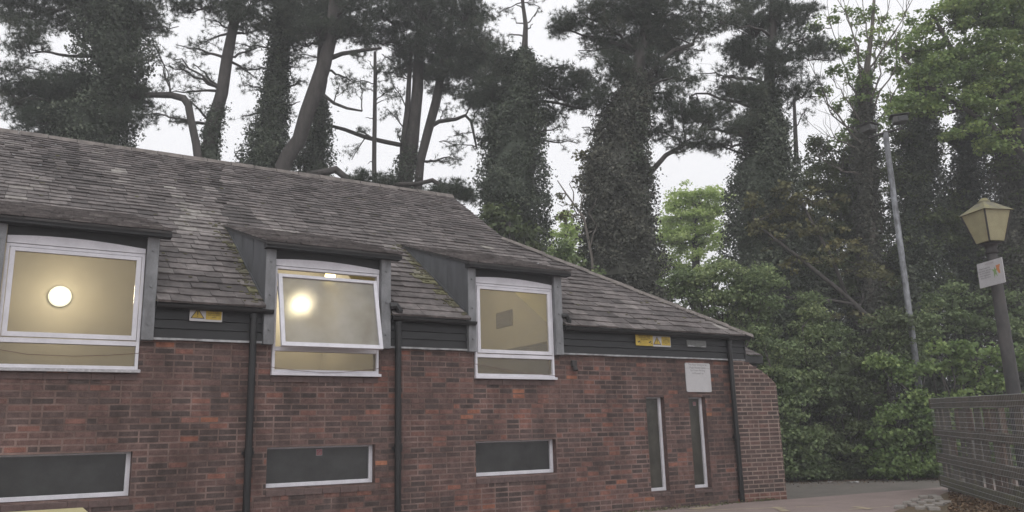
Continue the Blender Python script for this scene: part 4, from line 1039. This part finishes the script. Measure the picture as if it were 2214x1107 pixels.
t.pine([(455, -5, 70, 32, .9), (540, -5, 70, 35, .9), (420, 20, 40, 25, .6), (540, 45, 45, 22, .8), (505, 30, 30, 25, .7), (480, -80, 130, 50, .6)])
t.sparse([(410, 105, 45, 35, 1.3), (385, 150, 45, 30, 1.2), (430, 150, 35, 30, 1.2), (450, 90, 35, 35, 1.2), (400, 200, 50, 25), (390, 265, 30, 30), (470, 50, 40, 25), (540, 110, 30, 40), (540, 160, 30, 30), (385, 265, 30, 20), (420, 230, 30, 20), (380, 130, 30, 25)])
t.done()
t = Tree('pine_tree', 'straight pine trunk wrapped in ivy that widens towards the roof', 'tree', 24, (585, 365), PG)
t.trunk([(585, 365, 13), (598, 200, 11), (606, 60, 9), (610, -90, 7)])
t.ivy([(570, 372, 66), (572, 340, 62), (583, 300, 44), (590, 250, 34), (595, 200, 27), (600, 150, 23), (605, 80, 19), (608, 20, 17), (610, -40, 14)], dens=1.1, rough=.24)
t.pine([(600, -10, 90, 32, .9), (560, 45, 45, 22, .8), (640, 40, 40, 28, .8), (600, -80, 130, 50, .6)])
t.sparse([(545, 190, 35, 30), (540, 250, 35, 25), (640, 130, 35, 35), (535, 100, 40, 40), (645, 180, 30, 30), (635, 225, 25, 30, 1.3), (525, 150, 30, 30)])
t.done()
t = Tree('pine_tree', 'heavy bare pine trunk leaning strongly to the right above the roof ridge', 'tree', 23.5, (608, 372), PG)
t.trunk([(606, 378, 18), (622, 340, 16), (645, 300, 15.5), (664, 245, 15.5), (680, 200, 17), (697, 150, 17), (712, 95, 14), (722, 40, 14), (730, -90, 9)])
t.trunk([(703, 130, 6), (740, 116, 5), (790, 108, 4), (825, 104, 3)], to_ground=False)
t.trunk([(700, 205, 3.5), (722, 222, 3.4), (750, 234, 3), (783, 240, 2)], to_ground=False)
t.pine([(650, 30, 55, 40, 1), (715, 20, 70, 40, 1), (755, 60, 50, 35, .9), (690, 70, 55, 28, .9), (640, 90, 35, 25, .8), (770, -10, 60, 35, .8), (690, -70, 130, 50, .6)])
t.sparse([(765, 120, 45, 30, 1.3), (745, 170, 40, 30, 1.2), (730, 195, 30, 20, 1.5), (780, 190, 40, 30), (660, 120, 30, 25)])
t.done()
t = Tree('pine_tree', 'short ivy-clad pine trunk directly behind the leaning one', 'tree', 25, (688, 380), PG)
t.trunk([(688, 380, 12), (690, 250, 11), (695, 170, 12), (700, 80, 10), (700, -60, 7)])
t.ivy([(672, 385, 40), (680, 340, 38), (688, 300, 30), (690, 250, 20), (694, 215, 12)], dens=1.1, rough=.26)
t.pine([(700, 50, 60, 35, .8), (660, 10, 50, 30, .7), (720, -60, 90, 40, .6)])
t.done()
t = Tree('dead_stem', 'thin dead upright stem with broken twigs between the pines', 'tree', 24.5, (809, 392), PG)
t.trunk([(809, 395, 5), (810, 260, 4.6), (811, 180, 4), (811, 112, 3)], wob=.1)
for a, b in (((809, 300), (785, 285)), ((810, 230), (835, 215)), ((810, 200), (790, 190)), ((811, 160), (830, 140)), ((811, 150), (795, 130)), ((809, 350), (795, 355)), ((810, 260), (790, 255))):
    t.twig(onD(*a, 24.5), onD(*b, 24.5), .02, .008, n=4)
t.sparse([(770, 175, 30, 20, .8), (835, 200, 22, 20, .7), (780, 285, 22, 15, .6), (815, 150, 25, 20, .8)])
t.done()
t = Tree('pine_tree', 'pine of several close stems with a dense dark crown over the middle of the roof', 'tree', 26, (885, 412), PG)
t.trunk([(872, 414, 16), (885, 340, 15), (898, 260, 13), (903, 190, 13), (907, 120, 11), (915, 40, 9), (920, -90, 6)])
t.trunk([(903, 418, 9), (908, 350, 9), (925, 285, 10), (942, 220, 10), (955, 160, 9), (970, 80, 7), (985, -20, 5)])
t.trunk([(868, 400, 6), (872, 320, 6), (880, 240, 6), (885, 170, 5), (890, 100, 4)])
t.trunk([(925, 277, 5), (950, 262, 4.5), (985, 257, 4), (1006, 250, 3.6), (1018, 262, 3), (1024, 285, 2.6), (1030, 318, 2)], to_ground=False)
t.trunk([(700, 268, 3), (745, 280, 4), (790, 298, 4.6), (830, 306, 5), (880, 316, 5)], to_ground=False)
t.trunk([(664, 378, 6), (700, 374, 6), (727, 366, 7), (745, 381, 6), (762, 391, 5.5), (805, 398, 5), (850, 400, 4.5), (905, 396, 4), (935, 390, 4.5), (958, 403, 4.3), (985, 413, 4), (1032, 426, 2)], to_ground=False, dd=-3.5)
t.ivy([(868, 412, 24), (875, 380, 21), (882, 345, 18), (888, 310, 12)], dens=1, rough=.25)
t.pine([(840, 30, 75, 45, 1), (920, 20, 90, 45, 1.2), (1005, 30, 75, 45, 1.2), (870, 90, 65, 35, 1), (950, 95, 90, 45, 1.3), (1040, 90, 50, 45, 1.2), (1000, 150, 70, 38, 1.2), (930, 150, 50, 30, 1), (1050, 150, 45, 40, 1.1), (870, 150, 30, 25, .7), (1030, 210, 50, 30, 1.0), (975, 200, 40, 22, .9), (1060, 215, 35, 30, 1), (790, 70, 45, 30, .8),
        (900, -70, 160, 55, .7), (1060, -50, 90, 50, .7)])
t.sparse([(860, 200, 40, 35, 1.3), (850, 250, 35, 30, 1.2), (840, 160, 35, 30, 1.3), (960, 240, 40, 25, 1), (975, 310, 45, 25, 1.2), (950, 350, 35, 25, 1), (1000, 290, 35, 25), (840, 130, 35, 25), (985, 345, 30, 20), (860, 290, 25, 25, 1), (770, 330, 30, 15, .8), (960, 190, 40, 25)])
t.pine([(942, 410, 12, 8, .5), (968, 408, 12, 8, .6), (995, 414, 14, 9, .8), (835, 388, 11, 9, .6), (783, 384, 11, 8, .5), (1012, 425, 12, 7, .5)], dd=-3.5, branch=False)
t.done()
t = Tree('ivy_tree', 'tall narrow tree thickly clothed in dark ivy with a bare dead top', 'tree', 24, (1112, 600), 'ivy-clad trees beyond the hip of the roof')
t.trunk([(1112, 600, 22), (1110, 350, 16), (1125, 180, 11), (1134, 100, 7), (1137, 55, 5), (1130, 5, 4), (1127, -60, 3)])
for a, b in (((1136, 60), (1155, 35)), ((1155, 35), (1168, 18)), ((1136, 72), (1152, 52)), ((1133, 20), (1115, 10)), ((1137, 60), (1105, 40)), ((1136, 80), (1100, 75)), ((1130, 0), (1150, -15))):
    t.twig(onD(*a, 24), onD(*b, 24), .03, .012, n=4)
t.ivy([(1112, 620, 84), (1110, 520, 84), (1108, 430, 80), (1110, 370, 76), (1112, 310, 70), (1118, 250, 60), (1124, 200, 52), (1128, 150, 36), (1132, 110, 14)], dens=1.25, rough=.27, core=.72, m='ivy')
t.pine([(1062, 260, 28, 40, .8), (1080, 130, 35, 50, 1), (1190, 150, 36, 28, 1), (1215, 200, 45, 32, 1.1), (1255, 180, 40, 35, 1.1), (1265, 225, 40, 25, .9), (1180, 245, 35, 30, .8), (1060, 200, 30, 40, .9)])
t.sparse([(1205, 280, 30, 30, .8), (1230, 310, 30, 25, .6), (1150, 10, 30, 20, .8), (1095, 20, 30, 25, 1), (1035, 300, 20, 25, .8)], m='needle_brown')
t.done()
t = Tree('ivy_tree', 'big pine with broad ragged crown above a thick brownish ivy-covered trunk', 'tree', 23, (1340, 680), 'ivy-clad trees beyond the hip of the roof')
t.trunk([(1345, 680, 26), (1338, 450, 20), (1350, 300, 17), (1375, 170, 14), (1395, 60, 11), (1410, -80, 7)])
t.trunk([(1400, 380, 6), (1440, 335, 5), (1480, 312, 4.5), (1520, 308, 4), (1560, 318, 3)], to_ground=False)
t.trunk([(1385, 190, 7), (1420, 140, 6), (1455, 110, 5), (1500, 95, 4)], to_ground=False)
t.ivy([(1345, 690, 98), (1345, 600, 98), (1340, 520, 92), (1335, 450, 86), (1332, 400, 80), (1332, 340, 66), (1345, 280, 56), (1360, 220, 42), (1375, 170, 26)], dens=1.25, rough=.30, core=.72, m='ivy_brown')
t.ivy([(1345, 560, 60), (1345, 460, 60), (1345, 380, 60), (1350, 300, 50), (1362, 220, 40), (1375, 170, 28)], dens=.8, rough=.4, core=.5, m='ivy', floor=False)
t.pine([(1290, 30, 55, 38, 1), (1360, 20, 80, 45, 1.2), (1440, 30, 75, 45, 1.2), (1240, 48, 32, 20, .9), (1215, 58, 18, 12, .8), (1310, 90, 60, 40, 1.2), (1390, 100, 80, 45, 1.3), (1460, 85, 55, 40, 1), (1320, 150, 50, 35, 1.1), (1410, 160, 70, 40, 1.2), (1510, 40, 50, 35, .9), (1440, 215, 50, 30, 1), (1300, 195, 38, 30, .9), (1480, 170, 35, 25, .7), (1470, 240, 50, 26, .9), (1440, 285, 40, 24, .8), (1490, 300, 40, 18, .8), (1320, 240, 35, 28, .9),
        (1380, -60, 150, 55, .7)])
t.sparse([(1275, 280, 30, 30, .9), (1505, 110, 35, 30, 1), (1265, 110, 25, 20, 1), (1465, 330, 30, 15, 1), (1500, 320, 30, 15, 1)], m='needle_brown')
t.leafy([(1275, 345, 40, 30, .7), (1270, 400, 25, 25, .5)], m='olive_leaf', size=.09, dd=.5, dens=.6)
t.done()
t = Tree('ivy_tree', 'ragged pine over an ivy-covered trunk, just right of the sky gap', 'tree', 23, (1650, 700), 'ivy-clad trees beyond the hip of the roof')
t.trunk([(1650, 700, 24), (1650, 450, 18), (1655, 300, 14), (1662, 180, 11), (1668, 80, 9), (1675, -80, 6)])
t.trunk([(1690, 420, 4), (1684, 300, 3), (1672, 180, 2.5)], to_ground=False)
t.trunk([(1722, 350, 5), (1720, 280, 4.5), (1717, 215, 3)], to_ground=False)
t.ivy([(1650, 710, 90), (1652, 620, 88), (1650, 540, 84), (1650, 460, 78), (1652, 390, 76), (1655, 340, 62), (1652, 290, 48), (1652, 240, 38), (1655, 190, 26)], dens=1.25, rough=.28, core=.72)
t.pine([(1560, 45, 38, 30, .9), (1620, 50, 60, 45, 1.2), (1690, 40, 55, 45, 1.1), (1745, 20, 35, 30, .9), (1600, 120, 55, 45, 1.2), (1670, 120, 50, 40, 1.1), (1740, 90, 35, 35, .9), (1780, 110, 30, 25, .8), (1570, 190, 40, 32, 1), (1620, 200, 40, 35, 1.1), (1705, 160, 40, 30, .9), (1735, 190, 30, 22, .8), (1545, 250, 40, 26, 1), (1600, 265, 45, 28, 1), (1560, 300, 45, 20, .9), (1510, 240, 25, 20, .8), (1640, -50, 130, 50, .7)])
t.sparse([(1790, 130, 30, 25, .8), (1715, 225, 35, 25, 1), (1735, 250, 30, 25, .7), (1520, 160, 25, 25, .8), (1530, 310, 30, 15, .8), (1760, 210, 25, 20, .6)])
t.done()

# ------------------------------------------------------------------ distant bright trees in the gaps
t = Tree('tree', 'bright lime-green tree far off in the gap between the ivy-clad trees', 'tree', 36, (1505, 700))
t.trunk([(1505, 720, 10), (1505, 560, 8), (1503, 440, 4)])
t.leafy([(1470, 460, 45, 40), (1520, 450, 45, 42), (1500, 520, 75, 50), (1540, 500, 40, 50), (1500, 590, 80, 40), (1450, 520, 30, 40), (1440, 580, 40, 40), (1500, 420, 50, 24), (1455, 440, 30, 26), (1550, 440, 30, 30), (1500, 480, 60, 36)], m='lime_leaf', size=.12, dens=.42, subr=(.25, .5)); t.done()
t = Tree('tree', 'pale lime-green tree seen small just beyond the hip of the roof', 'tree', 34, (1225, 650))
t.trunk([(1225, 660, 8), (1225, 540, 5), (1222, 470, 3)])
t.leafy([(1225, 490, 26, 30), (1240, 530, 35, 32), (1205, 530, 28, 30), (1225, 580, 45, 25)], m='lime_leaf', size=.14, dens=.5, subr=(.25, .5)); t.done()
t = Tree('sapling', 'green leafy sapling at the foot of the tall ivy column beside the roof slope', 'tree', 22.3, (1100, 650))
t.trunk([(1100, 660, 6), (1100, 560, 4), (1102, 480, 2)])
t.leafy([(1075, 470, 28, 22, .8), (1105, 460, 28, 16, .8), (1110, 505, 32, 20, .8), (1140, 520, 25, 20, .7), (1065, 500, 18, 16, .8)], m='dark_leaf', size=.13, dens=.8); t.done()
t = Tree('sapling', 'small green sapling peeping over the hip tiles', 'tree', 21, (1200, 680))
t.trunk([(1200, 690, 5), (1200, 600, 3), (1205, 540, 2)])
t.leafy([(1215, 545, 28, 18, .9), (1180, 555, 25, 16, .8), (1240, 575, 25, 16, .8), (1270, 600, 30, 16, .6)], m='mid_leaf', size=.11, dens=.8); t.done()
t = Tree('bare_sapling', 'thin nearly leafless sapling against the sky left of the brown ivy trunk', 'tree', 22, (1285, 620))
t.trunk([(1285, 640, 4), (1280, 560, 3), (1262, 470, 2.5), (1225, 420, 1.6), (1205, 390, 1)])
for a, b in (((1262, 470), (1205, 440)), ((1255, 455), (1265, 400)), ((1280, 500), (1240, 520)), ((1240, 435), (1235, 380)), ((1275, 540), (1290, 430)), ((1225, 420), (1200, 425))): t.twig(onD(*a, 22), onD(*b, 22), .02, .006)
t.leafy([(1215, 430, 18, 14, .25), (1235, 460, 14, 14, .25), (1210, 470, 12, 10, .2)], m='olive_leaf', size=.08, dens=.4, subr=(.08, .14)); t.done('bark_pale')

# ------------------------------------------------------------------ wood on the right
WG = 'ivy-hung trees of the wood on the right'
def wood(label, d, prof, cl, m='ivy', lm='dark_leaf', dens=1.0, cat='tree', size=.08, core=.30, tr=None, name='ivy_tree', group=WG, ld=1.0):
    t = Tree(name, label, cat, d, prof[0][:2], group)
    t.trunk([(p[0], p[1], max(3, p[2]*.3)) for p in prof]); 
    t.ivy(prof, m=m, dens=dens, rough=.36, core=.55, size=.075)
    if tr:
        for q in tr: t.trunk(q, to_ground=False)
    t.leafy(cl, m=lm, size=size, core=core, dens=ld); t.done()
wood('dark ivy-hung tree behind the head of the floodlight pole', 26, [(1860, 720, 60), (1860, 560, 55), (1855, 430, 45), (1862, 320, 32), (1868, 220, 20), (1870, 150, 10)],
     [(1800, 360, 60, 40, 1), (1760, 400, 50, 40, 1), (1870, 340, 50, 50, .9), (1820, 430, 70, 55, 1), (1880, 480, 70, 60, 1), (1790, 500, 60, 60, .9), (1900, 590, 80, 60, .9), (1790, 320, 35, 25, .8)], lm='dark_leaf', ld=.8)
wood('dark ivy-hung tree between the floodlight pole and the lantern', 24.5, [(1985, 740, 70), (1985, 600, 62), (1980, 450, 56), (1985, 320, 44), (1990, 230, 30), (2000, 120, 14)],
     [(1950, 400, 50, 70, .9), (2010, 500, 60, 70, 1), (1950, 560, 60, 60, 1), (2010, 330, 45, 50, .9), (1985, 640, 80, 60, 1), (1945, 300, 35, 35, .8)], ld=.8)
wood('dark ivy-hung tree directly behind the lantern', 25, [(2092, 760, 56), (2090, 600, 52), (2090, 450, 44), (2095, 330, 34), (2100, 230, 24), (2110, 120, 12)],
     [(2070, 540, 50, 60, 1), (2120, 620, 60, 60, 1), (2080, 660, 60, 50, 1), (2060, 300, 40, 40, .9), (2130, 300, 40, 40, .9), (2060, 440, 26, 60, .7), (2130, 490, 36, 50, .8)], ld=.8)
wood('dark ivy-hung tree at the right edge of the view', 23.5, [(2190, 780, 58), (2190, 620, 56), (2188, 480, 50), (2190, 360, 42), (2195, 260, 30), (2200, 160, 16)],
     [(2180, 560, 50, 70, 1), (2215, 420, 50, 80, 1), (2180, 660, 60, 60, 1), (2165, 380, 30, 50, .9), (2260, 560, 60, 120, .8), (2200, 280, 50, 40, .9)], m='ivy_brown', ld=.8)
wood('dark low evergreen thicket tree under the olive branches', 25, [(1760, 760, 60), (1755, 640, 56), (1750, 540, 46), (1750, 460, 30)],
     [(1760, 560, 70, 60, 1), (1840, 620, 70, 60, 1), (1720, 640, 60, 50, 1), (1900, 660, 70, 60, 1), (1700, 480, 40, 40, .8)], ld=.8)
# sycamore spreading over the top right
t = Tree('sycamore_tree', 'fresh green sycamore spreading its leafy branches over the top right corner', 'tree', 22, (2240, 800))
t.trunk([(2290, 820, 20), (2280, 560, 18), (2250, 380, 16), (2200, 250, 13), (2150, 130, 9), (2120, 0, 6), (2110, -80, 4)])
t.trunk([(2255, 380, 8), (2180, 300, 7), (2090, 235, 6), (2010, 190, 5), (1950, 120, 3)], to_ground=False)
t.trunk([(2200, 250, 8), (2120, 190, 6), (2060, 110, 5), (2010, 20, 3)], to_ground=False)
t.trunk([(2230, 320, 6), (2240, 200, 5), (2230, 60, 4)], to_ground=False)
t.leafy([(2120, 30, 60, 45, 1.2), (2190, 40, 50, 55, 1.3), (2060, 40, 45, 40, .9), (2150, 100, 60, 35, 1.1), (2070, 110, 50, 32, .9), (2200, 140, 45, 45, 1.2), (2010, 140, 45, 30, .8), (2110, 165, 60, 30, 1.1), (2030, 185, 50, 26, .9), (1970, 180, 35, 24, .8), (2170, 200, 50, 28, 1), (2080, 220, 60, 22, .9), (1960, 230, 40, 20, .7), (2010, 60, 30, 30, .7), (2230, 230, 50, 40, .9), (2150, -50, 130, 50, .8), (2260, 60, 50, 100, .9), (2000, 240, 35, 16, .7), (1990, 100, 40, 30, .9), (2140, 250, 50, 26, 1), (2210, 180, 50, 40, 1), (2180, 310, 50, 30, .8), (2060, 290, 50, 18, .6), (1940, 250, 36, 18, .7), (2090, 140, 70, 40, .8)],
        m='sycamore', size=.10, dens=1.35, brad=.02)
t.done()
t = Tree('sycamore_tree', 'half-bare pale tree with many thin upright twigs against the sky at upper right', 'tree', 24, (1880, 700))
t.trunk([(1885, 720, 12), (1880, 500, 11), (1873, 330, 10), (1868, 230, 9), (1872, 160, 7), (1885, 60, 4), (1895, -60, 2)])
t.ivy([(1885, 720, 26), (1880, 560, 24), (1875, 400, 22), (1870, 300, 18), (1868, 240, 14), (1870, 190, 9)], m='ivy_brown', dens=1.0)
sk = [((1873, 330), (1790, 225), (1752, 130)), ((1870, 300), (1800, 250), (1770, 190)), ((1868, 250), (1820, 130), (1790, 20)), ((1870, 220), (1850, 100), (1820, -20)), ((1874, 190), (1900, 90), (1925, -20)), ((1875, 260), (1935, 150), (1960, 20)), ((1873, 210), (1880, 90), (1860, -30)),
      ((1872, 280), (1830, 215), (1790, 160)), ((1876, 240), (1905, 160), (1915, 60)), ((1880, 340), (1830, 310), (1780, 290)), ((1874, 300), (1925, 220), (1975, 110)), ((1872, 180), (1840, 60), (1800, -40)), ((1880, 380), (1820, 370), (1770, 340)), ((1878, 150), (1940, 60), (1990, -30))]
for q in sk:
    a, b, c = [onD(*p, 24+random.uniform(-.8, .8)) for p in q]; a = onD(*q[0], 24)
    P1 = t.twig(a, b, .035, .02, n=5, jit=.02, sag=0); P2 = t.twig(b, c, .02, .006, n=6, jit=.02, sag=0); t.skel += [(p, .02) for p in P1+P2]
    for k in range(9):
        s0 = random.choice(P1[2:]+P2); e = s0+rng.normal(size=3)*.3+np.array([0, 0, .5])+unit(c-a)*.25; t.twig(s0, e, .009, .004, n=3, jit=.04, sag=0)
t.leafy([(1790, 30, 28, 20, .35), (1835, 40, 30, 24, .4), (1905, 30, 35, 25, .5), (1860, 25, 25, 20, .4), (1960, 40, 35, 25, .6), (1770, 60, 18, 14, .3), (1830, 95, 30, 20, .5), (1885, 75, 32, 24, .6), (1930, 80, 35, 25, .8), (1905, 120, 45, 24, 1), (1840, 110, 26, 16, .6), (1800, 100, 18, 14, .3), (1850, 160, 32, 22, .7), (1940, 150, 35, 24, .8), (1890, 190, 36, 24, .8), (1800, 155, 18, 14, .3), (1780, 200, 16, 10, .25), (1850, 220, 28, 20, .6), (1920, 220, 35, 26, .9), (1800, 235, 30, 10, .4), (1840, 270, 40, 20, .6), (1900, 280, 36, 26, .8), (1810, 300, 26, 14, .5)],
        m='sycamore', size=.095, dens=1.0, subr=(.14, .28), brad=.01, twigs=False)
t.done('bark_pale')
# olive-leaved tree leaning left over the hedge
t = Tree('young_tree', 'olive-leaved tree whose thin arching branches lean left over the hedge', 'tree', 21.8, (1900, 760))
t.trunk([(1905, 790, 7), (1880, 690, 6), (1830, 640, 5), (1780, 600, 4.5), (1730, 560, 4), (1680, 520, 3), (1630, 480, 2)])
t.trunk([(1830, 640, 4), (1800, 560, 3.5), (1760, 490, 3), (1730, 430, 2)], to_ground=False)
t.trunk([(1860, 660, 3), (1800, 650, 3), (1740, 650, 2), (1690, 640, 1.5)], to_ground=False)
t.leafy([(1640, 480, 40, 28, .7), (1690, 450, 45, 26, .8), (1740, 440, 45, 30, .9), (1790, 430, 40, 30, .8), (1660, 520, 40, 25, .6), (1720, 500, 50, 30, .8), (1780, 500, 50, 34, .8), (1630, 440, 22, 16, .5), (1700, 410, 30, 16, .5), (1760, 560, 50, 30, .6), (1820, 560, 50, 40, .6), (1700, 570, 40, 24, .5), (1860, 560, 40, 40, .6), (1900, 600, 40, 30, .6), (1840, 690, 60, 25, .5)],
        m='olive_leaf', size=.10, dens=.62, subr=(.14, .28), brad=.012)
t.done()

# ------------------------------------------------------------------ shrubs and hedge
SG = 'shrubs of the overgrown hedge'
def shrub(label, d, base, cl, m='mid_leaf', size=.075, core=.26, dens=1.15, name='shrub', group=SG, **k):
    t = Tree(name, label, 'shrub', d, base, group); p = t.base
    t.wood.tube([p, p+(0, 0, .4), p+(.05, 0, .9)], [.05, .04, .03], 6); t.skel.append((p+np.array([0, 0, .6]), .04))
    t.leafy(cl, m=m, size=size, core=core, dens=dens, **k); t.done()
shrub('rounded mid-green shrub rising above the end of the roof', 20.5, (1560, 900), [(1480, 620, 40, 34), (1540, 600, 60, 36), (1600, 610, 60, 34), (1655, 620, 38, 40), (1560, 650, 80, 40), (1640, 670, 60, 40), (1500, 600, 40, 24), (1600, 720, 70, 40), (1655, 745, 60, 40)], dens=.75)
shrub('dark shadowy shrub filling the gap behind the hip of the roof', 23, (1400, 900), [(1290, 580, 50, 40), (1350, 620, 70, 50), (1420, 640, 60, 50), (1300, 530, 30, 30), (1500, 700, 100, 60), (1230, 620, 60, 40), (1400, 720, 90, 60)], m='dark_leaf', dens=.6)
shrub('mid-green hazel-like shrub with an upright top in the middle of the hedge', 21.6, (1760, 960), [(1755, 640, 26, 28), (1750, 690, 46, 40), (1720, 740, 60, 44), (1790, 720, 50, 40), (1700, 800, 60, 50), (1770, 790, 60, 50)], m='mid_leaf', dens=.7, size=.075)
shrub('tall leafy shrub beside the brick buttress', 20.6, (1720, 1020), [(1660, 790, 34, 50), (1700, 850, 50, 50), (1670, 920, 36, 50), (1720, 930, 50, 50), (1700, 990, 48, 40), (1760, 990, 44, 34), (1745, 850, 44, 50), (1700, 1022, 34, 18), (1745, 1020, 34, 18)], m='mid_leaf', size=.075, dens=.8)
shrub('dark green shrub in the centre of the hedge above the ground litter', 21, (1820, 1010), [(1830, 800, 60, 50), (1800, 870, 60, 50), (1860, 880, 60, 60), (1810, 950, 60, 50), (1870, 960, 50, 50), (1830, 1005, 60, 30), (1890, 780, 60, 60), (1940, 720, 60, 50), (1790, 1020, 40, 20), (1850, 1022, 40, 18), (1890, 1010, 30, 22)], m='dark_leaf', size=.072, dens=.85)
shrub('bright green broad-leaved shrub growing at the foot of the floodlight pole', 20, (1960, 1020), [(1905, 790, 18, 14, .5), (1930, 800, 30, 14, .8), (1960, 830, 45, 24), (1990, 870, 40, 40), (1940, 890, 45, 34), (1960, 950, 55, 44), (1900, 960, 40, 30), (2010, 940, 34, 54), (1985, 1000, 44, 34), (1935, 1005, 44, 30), (2000, 800, 36, 20, .8), (1930, 1022, 34, 16), (1975, 1024, 34, 14), (2015, 1020, 30, 16)], m='fresh_leaf', size=.085, dens=.75, core=.22)
shrub('fresh green maple-leaved shrub behind the wire fence', 20.2, (2090, 960), [(2030, 790, 40, 26, .9), (2060, 745, 36, 28, .9), (2100, 760, 45, 34), (2140, 800, 50, 34), (2080, 820, 60, 34), (2190, 790, 40, 40, .8), (2060, 890, 60, 50), (2140, 880, 60, 50), (2210, 880, 60, 60), (2040, 960, 40, 50), (2120, 980, 60, 60), (2200, 990, 60, 70)], m='fresh_leaf', size=.10, dens=.7, core=.22)
shrub('shaded bluish-green shrub behind the lantern post', 22.3, (2060, 960), [(2010, 690, 50, 44), (2060, 660, 50, 44), (2120, 700, 50, 40), (2180, 690, 50, 44), (2000, 750, 50, 40), (1950, 760, 50, 40), (2220, 740, 50, 50)], m='mid_leaf', size=.08, dens=.7)
# low ivy creeping at the foot of the hedge
Lm = []; tn = []
for k in range(46):
    t_ = k/45; b = HA*(1-t_)+HB*t_; n = 90; pos = b+rng.normal(size=(n, 3))*np.array([.16, .16, 0])+np.array([.12, .12, 0]); pos[:, 2] = .02+np.abs(rng.normal(size=n))*.10
    Lm.append(leaves(pos, .07)); tn.append(np.clip(rng.normal(.4, .2, n), 0, 1))
o = bulk('ground_ivy', np.vstack(Lm), 4, np.concatenate(tn), M['dark_leaf']); tag(o, 'low dark ivy creeping along the foot of the hedge', 'ground cover', kind='stuff')
# weeds along the foot of the wall
Lm = []; tn = []
for k in range(60):
    x = random.uniform(7.0, 12.4); n = random.randint(5, 22); pos = np.array([x, 10.56, 0])+rng.normal(size=(n, 3))*np.array([.09, .045, 0]); pos[:, 2] = np.abs(rng.normal(size=n))*.018+.01
    Lm.append(leaves(pos, .03)); tn.append(np.clip(rng.normal(.3, .2, n), 0, 1))
o = bulk('moss_and_weeds', np.vstack(Lm), 4, np.concatenate(tn), M['olive_leaf']); tag(o, 'thin moss and weeds along the foot of the brick wall', 'weeds', kind='stuff')
# fallen leaves and debris
Lm = []; tn = []
n = 1500
u = rng.random(n)*1.1-.05; b = HA+(HB-HA)*u[:, None]; q = rng.exponential(.45, n); pos = b-np.array([.7, .72, 0])*q[:, None]; pos[:, 2] = .014
Lm.append(leaves(pos, .035, spread=.25)); tn.append(rng.random(n))
n = 1400; q = rng.random((n, 2)); a_, b_, c_2 = onZ(2052, 1062), onZ(2050, 1112), onZ(2270, 1118)
sw = q.sum(1) > 1; q[sw] = 1-q[sw]; pos = a_+(b_-a_)*q[:, :1]+(c_2-a_)*q[:, 1:]; pos[:, 2] = .026
Lm.append(leaves(pos, .045, spread=.35)); tn.append(rng.random(n))
M['dead_leaf'] = leafmat('dead_leaves', [(0, (.07, .045, .03)), (.6, (.15, .09, .05)), (1, (.26, .18, .11))], trans=.1)
o = bulk('fallen_leaves', np.vstack(Lm), 4, np.concatenate(tn), M['dead_leaf']); tag(o, 'scattered brown fallen leaves on the tarmac before the hedge and fence', 'fallen leaves', kind='stuff')

# ------------------------------------------------------------------ thin scattering volume added to lift darks like veiling lens glare
hz = MB(); hz.box((-60, -30, -1), (120, 110, 34))
hm = bpy.data.materials.new('air'); hm.use_nodes = True; N = hm.node_tree.nodes; N.remove(N['Principled BSDF'])
pv = N.new('ShaderNodeVolumePrincipled'); pv.inputs['Color'].default_value = (.98, .98, 1, 1); pv.inputs['Density'].default_value = .0035
hm.node_tree.links.new(pv.outputs[0], N['Material Output'].inputs['Volume'])
o = hz.build('glare_haze', hm); o['kind'] = 'stuff'
